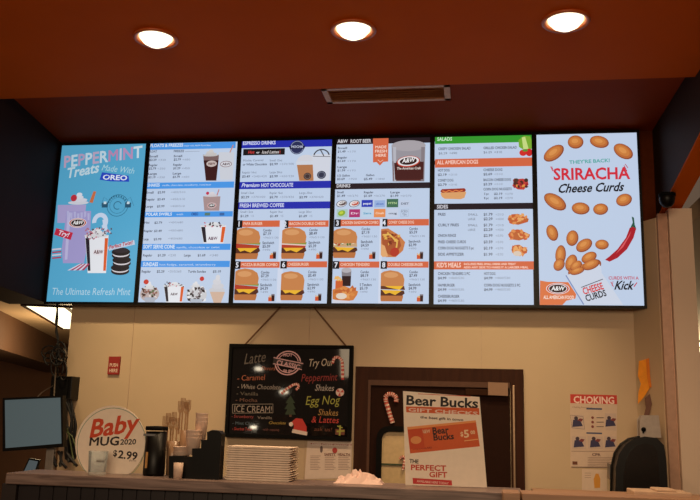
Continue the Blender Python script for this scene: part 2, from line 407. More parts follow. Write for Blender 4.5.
# ------------------------------------------------------------------ menu screens
SW = .588; SZ0, SZ1 = 2.243, 3.240
def screen(i, label, bg):
    x0 = i*SW+.001; x1 = i*SW+.561
    t = thing('menu_screen', ((x0+x1)/2, 0, SZ0-.02), label, 'menu screen', 'row of digital menu screens')
    m = MB(); X0, X1, Z0, Z1 = x0-.0135, x1+.0135, SZ0-.015, SZ1+.015
    m.box((X0, -.004, Z0), (x0, .045, Z1), BLACK); m.box((x1, -.004, Z0), (X1, .045, Z1), BLACK)
    m.box((x0, -.004, Z0), (x1, .045, SZ0), BLACK); m.box((x0, -.004, SZ1), (x1, .045, Z1), BLACK); m.box((x0, .003, SZ0), (x1, .045, SZ1), BLACK)
    m.box((X0+.08, .045, Z0+.15), (X1-.08, .0595, Z1-.15), MATTE)
    m.build('bezel', t)
    m = MB(); m.add([(x0, .002, SZ0), (x1, .002, SZ0), (x1, .002, SZ1), (x0, .002, SZ1)], [(0, 1, 2, 3)], glow(bg))
    return t, m, Draw(m, .002, clip=(x0, SZ0, x1, SZ1), layer=.00012)

WH = (188, 204, 228); TX = (90, 97, 114); TXL = (132, 141, 160); OR = (208, 100, 66); BL = (72, 148, 226); NV = (34, 44, 168); BK = (20, 18, 24)
def oval_logo(d, x, y, w, h, rot=0, txt=True):
    d.ell(x, y, w/2, h/2, (225, 225, 230), rot); d.ell(x, y, w/2*.94, h/2*.9, (190, 70, 40), rot); d.ell(x, y, w/2*.80, h/2*.80, (232, 232, 236), rot)
    d.ell(x, y, w/2*.74, h/2*.70, (54, 30, 30), rot)
    d.up(.2); d.text('A&W', x-w*.27, y+h*.15, w*.54, h*.36, (240, 240, 240), 1, .15, rot)
def tumbler(d, x, y, w, h, body, taper=.8, top=None, liq=None):     # x centre, y base
    d.poly([(x-w/2, y-h), (x+w/2, y-h), (x+w/2*taper, y), (x-w/2*taper, y)], body)
    if liq: d.poly([(x-w/2*.94, y-h*liq[1]), (x+w/2*.94, y-h*liq[1]), (x+w/2*taper*.95, y-h*.02), (x-w/2*taper*.95, y-h*.02)], liq[0])
    if top: d.up(.2); d.ell(x, y-h, w/2*1.02, h*.16, top)
def swirl(d, x, y, w, h, c=(225, 225, 228)):
    for q in range(4): d.ell(x+(q % 2-.5)*w*.06, y-h*q*.25, w/2*(1-q*.24), h*.18, tuple(int(v*(.93+.02*q)) for v in c))
def specks(d, x, y, w, h, n, cols, sz=6):
    for q in range(n): d.loc(x+random.uniform(-w/2, w/2), y+random.uniform(-h/2, h/2), [(-sz, -sz*.4), (sz*.5, -sz*.6), (sz, sz*.4), (-sz*.3, sz*.6)], random.choice(cols), random.uniform(0, 180))
def striped_cup(d, x, y, w, h, logo=True):
    tumbler(d, x, y, w, h, (226, 228, 234), .78); d.up(.1)
    d.poly([(x-w*.48, y-h*.92), (x-w*.32, y-h*.92), (x-w*.27, y-h*.06), (x-w*.38, y-h*.06)], (40, 34, 44))
    d.poly([(x+w*.34, y-h*.92), (x+w*.48, y-h*.92), (x+w*.38, y-h*.06), (x+w*.27, y-h*.06)], (214, 92, 44)); d.up(.1)
    if logo: d.text('A&W', x-w*.17, y-h*.42, w*.34, h*.14, (70, 40, 50), 1)
    swirl(d, x, y-h*.98, w*1.02, h*.22); specks(d, x, y-h*1.05, w*.9, h*.26, 16, [(60, 44, 52), (196, 90, 110), (80, 66, 70)], w*.045)
def burger(d, x, y, w, h, kind=0):     # left edge x, bottom y
    B1 = (196, 128, 76); B2 = (182, 112, 64)
    d.loc(x, y, [(w*.02, h*.02), (w*.9, h*.02), (w*.95, h*.16), (w*.93, h*.27), (0, h*.27), (0, h*.1)], B2)
    d.loc(x, y, [(0, h*.2), (w*.9, h*.2), (w*1.02, h*.27), (w*.98, h*.36), (0, h*.38)], (84, 44, 32))
    d.loc(x, y, [(w*.05, h*.38), (w*.9, h*.36), (w*.62, h*.22), (w*.38, h*.29), (w*.2, h*.25)], (232, 178, 50))
    if kind in (0, 1, 4): d.loc(x, y, [(0, h*.36), (w*.96, h*.36), (w*1.0, h*.44), (0, h*.5)], (176, 60, 40))
    if kind == 1: d.loc(x, y, [(0, h*.46), (w, h*.42), (w*.96, h*.52), (0, h*.55)], (226, 196, 186)); 
    if kind == 2: d.loc(x, y, [(0, h*.38), (w, h*.38), (w*.98, h*.56), (0, h*.56)], (196, 160, 120)); specks(d, x+w*.5, y-h*.47, w*.9, h*.1, 12, [(70, 110, 50), (180, 50, 40), (230, 225, 200)], w*.07)
    if kind == 3: d.loc(x, y, [(0, h*.4), (w*1.03, h*.38), (w*.99, h*.5), (0, h*.52)], (92, 48, 34)); d.loc(x, y, [(w*.1, h*.52), (w*.98, h*.52), (w*.8, h*.38), (w*.3, h*.46)], (236, 182, 48))
    if kind in (0, 1, 4): d.loc(x, y, [(0, h*.5), (w, h*.46), (w*1.02, h*.53), (w*.6, h*.58), (0, h*.58)], (120, 150, 60))
    if kind == 4: specks(d, x+w*.6, y-h*.56, w*.7, h*.1, 7, [(60, 90, 50), (220, 225, 225), (40, 60, 60)], w*.08)
    b = .36 if kind == 5 else .5; d.loc(x, y, [(0, h*b), (w*.97, h*b), (w, h*.7), (w*.93, h*.86), (w*.72, h*.96), (w*.4, h), (w*.12, h*.96), (0, h*.9)], B1)
    d.up(.1); d.ell(x+w*.45, y-h*.84, w*.3, h*.09, (212, 152, 100)); d.up(.2)
def mini_combo(d, x, y, s_):    # small cup with fries
    d.rect(x, y-s_*.55, x+s_*.5, y, (204, 84, 44)); specks(d, x+s_*.25, y-s_*.6, s_*.4, s_*.2, 6, [(224, 170, 90)], s_*.1)
    tumbler(d, x+s_*.62, y, s_*.45, s_*.95, (120, 110, 116), .8, None, ((52, 26, 26), .8)); d.up(.1)

# -- screen 1
t, m, d = screen(0, 'teal menu screen with pink float and peppermint lettering, leftmost screen', (84, 166, 204))
d.use(45, 138, 5.75)
d.text('PEPPERMINT', 105, 170, 445, 62, WH, 1, .05, 6.5, [(186, 160, 190), (192, 214, 228), (178, 158, 192), (192, 214, 228), (186, 166, 194), (192, 214, 228), (184, 136, 178), (190, 196, 218), (184, 144, 186), (200, 220, 232)])
d.text('Treats', 122, 232, 185, 54, (190, 214, 226), 1, .25, 10); d.text('Made With', 322, 186, 190, 34, (172, 212, 224), 0, .2, -7)
d.loc(318, 240, [(-4, 0), (6, 42), (160, 20), (166, -14), (60, -10)], (40, 70, 190)); d.up(.2)
d.text('OREO', 330, 238, 142, 26, (226, 234, 246), 1, 0, -3)
d.ell(355, 222, 12, 6, (40, 70, 190))
# float mug
d.loc(112, 0, [(0, -372), (160, -372), (158, -470), (8, -470)], (168, 158, 204))
swirl(d, 195, 372, 118, 62, (220, 222, 234)); d.ell(166, 345, 18, 19, (186, 44, 60)); d.loc(255, 370, [(0, 0), (18, 62), (34, 60), (20, -4)], (196, 110, 70))
d.use(45, 210, 5.263)
d.poly([(112, 5), (243, 5), (238, 120), (205, 280), (95, 280), (88, 205), (100, 120)], (160, 152, 202)); d.poly([(118, 15), (135, 12), (118, 260), (104, 262)], (184, 180, 218))
for q in range(7): d.loc(115+q*18, 5+((q*37) % 14), [(0, 0), (12, 0), (14, -22-(q*13) % 16), (5, -40+(q*11) % 12)], (178, 176, 216))
d.up(.3); oval_logo(d, 172, 68, 94, 50)
d.ring(290, 62, 42, 46, 22, (196, 210, 232), 20, 0, -60, 190); d.line([(312, 50), (322, 120)], 20, (196, 210, 232))
striped_cup(d, 273, 332, 124, 200, False); d.ell(280, 222, 28, 17, (226, 220, 226)); d.text('A&W', 257, 230, 48, 18, (90, 40, 40), 1)
specks(d, 280, 125, 150, 60, 30, [(200, 190, 200), (176, 110, 130), (90, 76, 90)], 7)
d.poly([(60, 95), (148, 120), (135, 158), (48, 130)], (190, 40, 66)); d.up(.2); d.text('Try!', 66, 128, 60, 22, (226, 210, 226), 1, .2, -14)
for q in range(4): d.poly([(38, 205+q*15), (86, 200+q*15), (86, 208+q*15), (38, 213+q*15)], (210, 200, 216) if q % 2 == 0 else (170, 70, 100))
for q in range(6): d.poly([(118+q*15, 318), (130+q*15, 318), (196+q*12-q*4, 284), (186+q*12-q*4, 282)], (214, 204, 220) if q % 2 == 0 else (166, 64, 96))
for q, (cx, cy) in enumerate(((396, 310), (404, 270), (400, 228))):
    d.ell(cx, cy+12, 48, 20, (32, 26, 34)); d.ell(cx, cy+3, 44, 17, (212, 206, 210)); d.ell(cx, cy-7, 49, 20, (28, 23, 30)); d.up(.2)
d.ell(400, 212, 40, 14, (44, 38, 46))
d.poly([(330, 195), (470, 158), (474, 182), (338, 214)], (190, 200, 220)); d.up(.2); d.text('Perfect Twist!', 338, 206, 124, 18, (176, 50, 60), 1, .2, 12)
d.text('The Ultimate Refresh Mint', 34, 446, 408, 34, (176, 208, 226), 0, .1, 0)
d.use(45, 138, 5.75)
d.ring(418, 388, 62, 62, 3, (40, 96, 124)); d.ring(418, 388, 46, 46, 2, (40, 96, 124)); d.ring(418, 388, 24, 24, 5, (52, 110, 140), 20, 0, 20, 300)
for X in (345, 478): d.rect(X-16, 372, X+16, 400, (40, 84, 110)); d.rect(X-6, 366, X+8, 380, (200, 220, 230))
for q in range(10): d.loc(418+54*math.cos(R(20+q*15.5)), 388-54*math.sin(R(20+q*15.5)), [(-4, -4), (4, -4), (4, 4), (-4, 4)], (40, 96, 124), q*15)
d.line([(322, 392), (340, 340), (360, 356)], 2.5, (60, 120, 150)); d.line([(512, 392), (492, 340), (474, 356)], 2.5, (60, 120, 150))
m.build('display', t)

def price(d, x, y, w, name, p, cal, h=12, gap=20):
    if name: d.text(name, x, y, w*.5 if len(name) < 8 else w*.8, h, TX, 1)
    d.text(p, x, y+gap, w*.42, h, TX, 1); d.text('<'+cal, x+w*.5, y+gap, w*.46, h*.9, TXL)
# -- screen 2
t, m, d = screen(1, 'menu screen with light blue header bars, shakes and sundaes, second from left', WH)
d.use(136, 138, 5.75)
d.rect(72, 33, 572, 58, BL); d.text('FLOATS & FREEZES', 80, 53, 190, 17, (214, 228, 246), 1); d.text('made with A&W Root Beer', 276, 49, 155, 9, (205, 222, 246))
d.text('FLOAT', 76, 84, 44, 12, TX, 1); d.text('FREEZE', 216, 82, 60, 12, TX, 1); d.line([(282, 78), (366, 76)], 2, TXL)
for q, (nm, pa, pb) in enumerate((('Small', '$2.29', '$2.79'), ('Regular', '$2.79', '$3.29'), ('Large', '$3.19', '$3.79'))):
    price(d, 76-q*3, 112+q*50, 100, nm, pa, '330'); price(d, 216-q*3, 110+q*50, 100, nm, pb, '450')
tumbler(d, 432, 246, 92, 150, (120, 96, 96), .66, None, ((58, 26, 28), .78)); swirl(d, 430, 100, 88, 36, (206, 202, 200)); d.ell(435, 148, 30, 18, (196, 180, 176)); d.up(.1); d.text('A&W', 414, 154, 42, 13, (80, 30, 30), 1)
tumbler(d, 520, 240, 90, 158, (200, 204, 214), .8); d.ell(518, 150, 33, 18, (214, 214, 222)); d.up(.1); d.ring(518, 150, 33, 18, 3, (110, 60, 60)); d.text('A&W', 497, 157, 44, 14, (70, 30, 34), 1); d.line([(540, 84), (560, 40)], 6, (196, 130, 110))
d.rect(60, 258, 563, 286, BL); d.text('SHAKES', 66, 280, 70, 17, (214, 228, 246), 1); d.text('vanilla, chocolate, strawberry, root beer', 150, 277, 280, 10, (205, 222, 246))
for q, (nm, p) in enumerate((('Small', '$2.99'), ('Regular', '$3.49'), ('Large', '$3.99'))):
    d.text(nm, 58-q*2, 320+q*40, 44+(q == 1)*8, 12, TX, 1); d.text(p, 124-q*2, 319+q*40, 44, 12, TX, 1); d.text('<450/510', 200-q*2, 318+q*40, 84, 11, TXL)
tumbler(d, 436, 418, 100, 82, (166, 140, 140), .86); swirl(d, 436, 334, 84, 26, (216, 210, 216)); d.ell(412, 318, 9, 9, (190, 50, 80)); d.line([(466, 330), (478, 296)], 6, (190, 120, 120)); oval_logo(d, 436, 388, 52, 32)
d.rect(50, 426, 556, 452, BL); d.text('POLAR SWIRLS', 56, 447, 150, 16, (214, 228, 246), 1); d.text('with', 232, 444, 40, 10, (205, 222, 246))
d.text('OREO', 318, 445, 40, 15, (26, 40, 120), 1); d.rect(396, 430, 426, 446, (90, 120, 110)); d.rect(482, 430, 508, 446, (60, 100, 160))
d.use(134, 220, 5.81)
for q, (nm, p) in enumerate((('Mini', '$2.79'), ('Regular', '$3.49'), ('Large', '$3.99'))):
    d.text(nm, 60-q*2, 22+q*48, 30+(q == 1)*20, 12, TX, 1); d.text(p, 118-q*2, 22+q*48, 46, 12, TX, 1); d.text('<450/680', 202-q*2, 20+q*47, 84, 11, TXL)
striped_cup(d, 462, 136, 148, 104, False); d.text('A&W', 432, 116, 52, 18, (90, 40, 70), 1)
d.rect(42, 140, 560, 174, BL); d.text('SOFT SERVE CONE', 54, 166, 182, 20, (214, 228, 246), 1); d.text('vanilla, chocolate or twist', 246, 165, 250, 11, (205, 222, 246))
for X, s_, ww in ((52, 'Regular', 54), (138, '$1.29', 46), (198, '<230', 46), (290, 'Large', 40), (370, '$1.69', 46), (438, '<340', 52)): d.text(s_, X, 212, ww, 13, TX if s_[0] != '<' else TXL, 1 if s_[0] != '<' else 0)
d.rect(36, 238, 556, 274, BL); d.text('SUNDAES', 52, 268, 88, 20, (214, 228, 246), 1); d.text('hot fudge, caramel, strawberry', 148, 265, 324, 11, (205, 222, 246))
for X, s_, ww in ((44, 'Regular', 54), (132, '$2.29', 46), (198, '<310/360', 78), (314, 'Turtle Sundae', 104), (458, '$3.19', 48)): d.text(s_, X, 306, ww, 13, TX if s_[0] != '<' else TXL, 1 if s_[0] != '<' else 0)
# bowls and cone
d.ell(92, 430, 56, 44, (186, 170, 168)); specks(d, 92, 420, 90, 60, 34, [(90, 60, 50), (220, 210, 206), (150, 100, 90), (60, 36, 34), (96, 110, 80)], 9); swirl(d, 90, 396, 60, 40); d.ell(72, 360, 15, 14, (196, 60, 50)); d.poly([(60, 450), (128, 450), (120, 478), (66, 478)], (170, 176, 190))
striped_cup(d, 234, 480, 120, 100)
d.ell(364, 436, 60, 48, (200, 200, 204)); specks(d, 364, 430, 104, 76, 36, [(44, 36, 40), (60, 50, 52), (226, 226, 230), (140, 130, 134)], 11); swirl(d, 360, 386, 60, 30); d.ell(396, 342, 13, 13, (196, 50, 46)); d.poly([(326, 460), (402, 460), (392, 481), (334, 481)], (176, 184, 198))
swirl(d, 486, 408, 92, 96, (214, 214, 220)); d.poly([(442, 418), (530, 418), (506, 484), (464, 484)], (206, 176, 156))
m.build('display', t)

# -- screen 3
t, m, d = screen(2, 'menu screen with navy header bars, coffee cups and burger combos 1, 2, 5 and 6', WH)
d.use(232, 136, 5.81)
d.rect(58, 22, 580, 60, NV); d.text('ESPRESSO DRINKS', 62, 52, 190, 20, (206, 212, 240), 1)
d.rect(66, 76, 306, 108, (24, 22, 26)); d.up(.2)
d.text('Hot', 92, 102, 36, 16, (206, 60, 60), 1, .2); d.text('or', 140, 101, 20, 12, (210, 210, 214), 1); d.text('Iced Lattes', 172, 102, 100, 17, (196, 190, 190), 1, .2); d.text('!', 276, 102, 6, 17, (206, 60, 60), 1)
d.text('Mocha, Caramel', 64, 148, 118, 12, TX); d.text('or White Chocolate', 62, 172, 140, 13, TX, 1); d.text('Small 12oz', 218, 148, 74, 12, TX); d.text('$2.99', 218, 170, 48, 13, TX, 1); d.text('<270/300', 276, 169, 84, 12, TXL)
d.text('Regular 16oz', 58, 218, 84, 12, TX); d.text('$3.49', 58, 242, 46, 13, TX, 1); d.text('<340/420', 114, 241, 88, 12, TXL); d.text('Large 20oz', 218, 217, 74, 12, TX); d.text('$3.99', 218, 241, 48, 13, TX, 1); d.text('<430/520', 276, 240, 84, 12, TXL)
d.ell(378, 66, 42, 42, (40, 46, 84)); d.ring(378, 66, 38, 38, 3, (150, 160, 190)); d.loc(336, 76, [(0, 0), (84, 0), (90, 18), (-6, 18)], (26, 30, 66)); d.up(.2); d.text('MOCHA', 344, 70, 68, 14, (190, 196, 220), 1)
tumbler(d, 432, 262, 118, 112, (196, 192, 196), .72, None, ((176, 118, 78), .9)); d.rect(374, 148, 490, 166, (206, 210, 220)); d.ell(430, 146, 52, 38, (206, 206, 214), 0, 20, 0, 180); d.ell(438, 234, 22, 21, (66, 50, 50)); d.ring(438, 234, 16, 15, 2, (150, 130, 120))
tumbler(d, 520, 264, 108, 158, (206, 210, 222), .84); d.ell(520, 226, 26, 24, (50, 54, 74)); d.ring(520, 226, 19, 18, 2, (150, 156, 176)); d.ring(520, 118, 48, 44, 7, (60, 58, 64), 20, 0, 10, 170); d.line([(512, 76), (534, 116)], 6, (70, 66, 70)); d.line([(470, 118), (572, 120)], 4, (110, 110, 118))
d.rect(38, 268, 576, 302, NV); d.text('Premium', 54, 297, 104, 22, (206, 212, 240), 1, .25); d.text('HOT CHOCOLATE', 168, 297, 186, 21, (206, 212, 240), 1)
for X, pr, nm in ((52, '$2.29', 'Small 12oz'), (218, '$2.79', 'Regular 16oz'), (390, '$2.99', 'Large 20oz')): d.text(nm, X, 337, 76, 12, TX); d.text(pr, X, 362, 48, 13, TX, 1); d.text('<370/420', X+58, 361, 84, 12, TXL)
d.rect(34, 386, 570, 421, NV); d.text('FRESH BREWED COFFEE', 44, 415, 256, 21, (206, 212, 240), 1)
for X, pr, nm in ((48, '$1.29', 'Small 12oz'), (220, '$1.49', 'Regular 16oz'), (388, '$1.69', 'Large 20oz')): d.text(nm, X, 447, 74, 12, TX); d.text(pr, X, 472, 48, 13, TX, 1); d.text('<5', X+60, 471, 20, 12, TXL)
d.use(230, 215, 5.56)
def combo_head(d, n, s_, x0, x1, y, tw):
    d.rect(x0+26, y+2, x1, y+36, OR); d.rect(x0, y, x0+34, y+42, BK); d.up(.2); d.text(n, x0+7, y+34, 18, 27, (226, 230, 240), 1); d.text(s_, x0+40, y+26, tw, 15, (240, 196, 176), 1)
def combo_txt(d, x, y, p1, p2, n2='Sandwich'):
    d.text('Combo', x, y, 48, 14, TX, 1); d.text(p1, x, y+20, 44, 15, TX, 1); d.text('<960/1130', x, y+40, 86, 11, TXL)
    d.text(n2, x-4, y+70, 66, 14, TX, 1); d.text(p2, x-4, y+90, 44, 15, TX, 1); d.text('<490', x-4, y+108, 44, 11, TXL)
combo_head(d, '1', 'PAPA BURGER', 34, 278, 30, 106); combo_head(d, '2', 'BACON DOUBLE CHEESE', 290, 548, 30, 200)
d.rect(278, 30, 286, 485, (206, 214, 232))
burger(d, 28, 250, 134, 180, 0); burger(d, 284, 248, 136, 180, 1); combo_txt(d, 184, 92, '$7.19', '$5.09'); combo_txt(d, 440, 90, '$8.49', '$5.39')
mini_combo(d, 222, 244, 42); mini_combo(d, 480, 244, 42)
combo_head(d, '5', 'MOZZA BURGER COMBO', 24, 276, 258, 200); combo_head(d, '6', 'CHEESEBURGER', 282, 540, 256, 116)
burger(d, 22, 478, 132, 178, 4); burger(d, 280, 478, 130, 164, 5); combo_txt(d, 172, 326, '$7.29', '$4.39'); combo_txt(d, 434, 324, '$5.49', '$2.99')
mini_combo(d, 214, 480, 42); mini_combo(d, 474, 478, 42)
m.build('display', t)

# -- screen 4
t, m, d = screen(3, 'menu screen with glass of root beer, drinks logos and combos 3, 4, 7 and 8', (36, 26, 34))
d.use(330, 134, 5.81)
d.text('A&W', 44, 52, 58, 20, (206, 204, 210), 1); d.text('ROOT BEER', 118, 52, 120, 20, (206, 204, 210), 1)
d.rect(36, 62, 582, 280, WH); d.rect(26, 322, 580, 492, WH)
for q, (nm, p) in enumerate((('Small', '$1.49'), ('Regular', '$1.69'), ('Large', '$1.99'))): price(d, 44-q, 88+q*55, 112, nm, p, '170')
d.text('1/2 Gallon', 40, 248, 76, 12, TX, 1); d.text('$3.69', 40, 268, 46, 13, TX, 1); d.text('<920', 106, 267, 50, 11, TXL); d.text('Gallon', 208, 245, 50, 12, TX, 1); d.text('$5.49', 196, 268, 50, 13, TX, 1); d.text('<1840', 262, 267, 56, 11, TXL)
d.poly([(250, 22), (340, 20), (338, 160), (310, 162), (290, 184), (270, 163), (250, 166)], OR); d.up(.2); d.text('MADE', 262, 84, 66, 16, (242, 206, 190), 1); d.text('FRESH', 260, 108, 72, 16, (242, 206, 190), 1); d.text('HERE', 264, 132, 62, 16, (242, 206, 190), 1); d.line([(278, 150), (292, 164), (308, 150)], 3, (242, 206, 190))
tumbler(d, 456, 276, 196, 208, (150, 146, 154), .94, (166, 160, 166), ((92, 44, 40), .56)); d.poly([(366, 76), (384, 76), (384, 274), (372, 274)], (180, 180, 190)); d.poly([(530, 76), (550, 76), (546, 274), (528, 274)], (132, 122, 128))
d.loc(372, 168, [(0, 0), (172, 4), (170, -102), (8, -102)], (70, 30, 30)); d.up(.2)
d.ell(455, 160, 68, 34, (186, 60, 40), 5); d.ell(455, 158, 62, 29, (226, 222, 224), 5); d.ell(455, 158, 50, 22, (50, 26, 26), 5); d.up(.2); d.text('A&W', 420, 168, 72, 25, (236, 232, 232), 1, .2, 5); d.text('The American Craft', 388, 207, 138, 14, (220, 206, 200), 1, .1, 0)
d.text('DRINKS', 38, 311, 80, 19, (206, 204, 210), 1)
for X, p, nm in ((40, '$1.49', 'Small'), (196, '$1.69', 'Regular'), (350, '$1.99', 'Large')): d.text(nm, X, 345, 56 if nm != 'Small' else 40, 12, TX, 1); d.text(p, X, 366, 48, 13, TX, 1); d.text('<0/270', X+58, 365, 66, 11, TXL)
for X in (68, 142): d.ell(X, 405, 32, 20, (60, 60, 70), 12); d.ell(X, 405, 28, 17, (224, 222, 226), 12); d.ell(X+4, 404, 22, 12, (190, 80, 60) if X > 100 else (90, 70, 70), 12); d.up(.1); d.text('A&W', X-17, 410, 34, 12, (240, 240, 240), 1, .2, 12)
def cell(x0, y0, x1, y1, c, s_=None, tc=(220, 226, 240)):
    d.rect(x0, y0, x1, y1, c); d.up(.1)
    if s_: d.text(s_, x0+8, (y0+y1)/2+6, x1-x0-16, 12, tc, 1)
cell(184, 384, 248, 424, (40, 56, 176), 'pepsi'); cell(258, 386, 320, 426, (150, 176, 220), 'diet', (90, 120, 190)); cell(330, 378, 396, 426, (64, 108, 84), 'MTN', (180, 210, 150)); cell(404, 386, 466, 424, (190, 202, 224), 'DIET', TX)
cell(40, 438, 102, 484, (170, 198, 190)); d.ell(68, 460, 22, 16, (140, 170, 50), 20); d.ell(66, 458, 12, 8, (190, 206, 70), 20)
cell(112, 438, 174, 484, (170, 50, 110), 'Dr', (230, 200, 220)); cell(186, 440, 248, 482, (186, 208, 228), 'Sierra', (70, 150, 190)); cell(256, 436, 322, 484, (226, 140, 84), 'Crush', (246, 214, 190)); cell(332, 438, 396, 484, (196, 206, 226), 'mug', TX); d.ring(434, 460, 34, 30, 2, (150, 160, 180), 4, 45); d.text('ICED', 414, 456, 38, 12, TXL, 1); d.text('TEA', 420, 474, 26, 12, TXL, 1)
d.use(328, 215, 5.49)
d.rect(24, 20, 556, 488, WH)
combo_head(d, '3', 'CHICKEN SANDWICH COMBO', 36, 288, 24, 200); combo_head(d, '4', 'CONEY CHEESE DOG', 292, 554, 22, 140)
d.rect(285, 22, 291, 486, (206, 214, 232))
burger(d, 28, 240, 130, 170, 2); combo_txt(d, 184, 84, '$7.19', '$4.59'); combo_txt(d, 446, 82, '$5.59', '$2.99'); mini_combo(d, 226, 242, 42); mini_combo(d, 488, 242, 42)
# chilli cheese dog
d.poly([(292, 78), (330, 74), (392, 112), (424, 150), (412, 196), (372, 232), (320, 232), (290, 216)], (198, 122, 70)); d.poly([(292, 90), (318, 84), (392, 128), (402, 170), (360, 226), (330, 216), (300, 170)], (166, 84, 48)); d.ell(366, 204, 26, 24, (176, 56, 40), 40)
specks(d, 350, 130, 80, 60, 26, [(222, 170, 80), (150, 70, 40), (210, 130, 60), (120, 50, 30)], 11); d.line([(300, 110), (340, 108), (380, 150), (376, 180)], 9, (226, 180, 90)); d.poly([(292, 160), (312, 170), (330, 228), (300, 232), (290, 220)], (222, 166, 112))
combo_head(d, '7', 'CHICKEN TENDERS', 28, 282, 254, 160); combo_head(d, '8', 'DOUBLE CHEESEBURGER', 290, 552, 254, 190)
tumbler(d, 102, 392, 54, 88, (130, 124, 130), .84, (176, 172, 178), ((46, 26, 28), .64)); d.rect(42, 360, 80, 410, (202, 96, 50)); specks(d, 60, 350, 40, 20, 10, [(230, 176, 96)], 9)
d.poly([(26, 410), (90, 390), (166, 420), (160, 440), (140, 468), (80, 478), (26, 462)], (204, 122, 62)); specks(d, 95, 430, 110, 60, 24, [(222, 150, 84), (190, 100, 50), (214, 136, 70)], 16); d.ell(74, 446, 30, 17, (222, 206, 190)); d.poly([(26, 466), (120, 472), (118, 484), (26, 484)], (206, 208, 220))
burger(d, 288, 478, 130, 176, 3); combo_txt(d, 178, 320, '$8.19', '$5.19', '5 Tenders'); combo_txt(d, 446, 320, '$7.49', '$4.99'); mini_combo(d, 488, 476, 42)
m.build('display', t)

# -- screen 5
t, m, d = screen(4, 'menu screen with green salads header above orange dogs and sides lists', (30, 22, 30))
d.use(430, 130, 5.886)
d.rect(28, 68, 604, 170, WH); d.rect(28, 205, 606, 428, WH)
d.rect(30, 35, 604, 70, (52, 150, 46)); d.text('SALADS', 42, 64, 88, 21, (196, 226, 196), 1)
d.text('CRISPY CHICKEN SALAD', 48, 118, 190, 15, TX, 1); d.text('$6.29  <490', 50, 144, 110, 13, TX); d.text('GRILLED CHICKEN SALAD', 314, 113, 196, 15, TX, 1); d.text('$6.29  <310', 314, 138, 110, 13, TX)
d.poly([(520, 60), (552, 34), (590, 38), (602, 60), (600, 110), (560, 122), (524, 100)], (120, 170, 50)); d.poly([(540, 44), (560, 40), (580, 110), (550, 116)], (196, 214, 130)); d.ell(548, 134, 22, 20, (206, 44, 40)); d.ell(584, 132, 20, 24, (196, 36, 36)); d.ell(560, 120, 16, 8, (90, 140, 50))
d.rect(30, 172, 606, 212, OR); d.text('ALL AMERICAN DOGS', 42, 202, 240, 23, (244, 200, 186), 1)
def item(x, y, nm, w, p): d.text(nm, x, y, w, 15, TX, 1); d.text(p, x, y+25, 52, 14, TX, 1); d.text('<310', x+62, y+24, 52, 12, TXL)
item(46, 245, 'HOT DOG', 70, '$2.19'); item(46, 304, 'CONEY DOG', 92, '$2.79'); item(314, 242, 'CHEESE DOG', 112, '$2.69'); item(314, 301, 'BACON CHEESE DOG', 162, '$3.29')
d.text('CORN DOG NUGGETS', 314, 356, 166, 15, TX, 1)
for q, n in enumerate(('5 pc', '8 pc')): d.text(n, 318, 382+q*25, 28, 13, TX, 1); d.text('$2.19', 376, 382+q*25, 50, 13, TX, 1); d.text('<270', 440, 382+q*25, 48, 12, TXL)
d.loc(62, 388, [(0, 14), (8, 30), (140, 34), (150, 18), (140, -14), (118, -22), (24, -18), (8, -6)], (216, 158, 104)); d.loc(62, 362, [(-2, 0), (8, 14), (140, 18), (150, 6), (140, -4), (10, -8)], (150, 50, 40)); d.line([(72, 358), (92, 366), (112, 356), (132, 364), (152, 354), (172, 362), (192, 354)], 6, (226, 130, 70))
d.poly([(484, 330), (500, 290), (548, 286), (576, 300), (580, 322), (552, 352), (516, 350)], (190, 60, 56)); specks(d, 532, 318, 76, 44, 18, [(226, 150, 70), (150, 40, 40), (80, 40, 34)], 12); d.ell(508, 296, 14, 12, (80, 50, 40)); d.ell(566, 296, 12, 12, (70, 44, 36))
d.text('SIDES', 40, 462, 66, 21, (206, 204, 214), 1)
d.use(430, 205, 4.857)
d.rect(20, 24, 504, 274, WH); d.rect(18, 312, 504, 486, WH)
for q, (nm, w_, pr) in enumerate((('FRIES', 38, 0), ('CURLY FRIES', 102, 0))):
    y = 52+q*52; d.text(nm, 38, y, w_, 13, TX, 1); d.text('SMALL', 184, y, 48, 11, TX); d.text('LARGE', 184, y+22, 36, 11, TX); d.text('$1.79', 260, y, 44, 13, TX, 1); d.text('$2.29', 260, y+22, 44, 13, TX, 1); d.text('<310', 318, y, 40, 11, TXL); d.text('<430', 318, y+22, 40, 11, TXL)
for y, nm, w_, p in ((155, 'ONION RINGS', 88, '$2.99'), (186, 'FRIED CHEESE CURDS', 136, '$3.59'), (216, 'CORN DOG NUGGETS 5 pc', 174, '$2.19'), (246, 'SIDE APPETIZER', 126, '$1.99')): d.text(nm, 38, y, w_, 13, TX, 1); d.text(p, 260, y, 44, 13, TX, 1); d.text('<570', 318, y, 38, 11, TXL)
for cx, cy, rx in ((428, 72, 52), (432, 148, 54), (434, 222, 40)):
    d.loc(cx, cy, [(-rx, 4), (-rx*.6, 28), (0, 30), (rx, 4), (rx*.9, -12), (0, -26), (-rx*.7, -20)], (186, 96, 50)); specks(d, cx, cy-2, rx*1.6, 44, 20, [(220, 140, 80), (196, 90, 50), (228, 164, 100)], 11)
d.ell(424, 236, 20, 13, (214, 196, 180))
d.rect(20, 274, 504, 314, OR); d.text("KID'S MEALS", 32, 303, 118, 22, (246, 206, 190), 1); d.text('INCLUDES FRIES, SMALL DRINK AND TREAT', 164, 292, 250, 10, (246, 206, 190), 1); d.text('ADD ANY SIDE TO MAKE IT A LARGER MEAL', 164, 308, 310, 10, (246, 206, 190), 1)
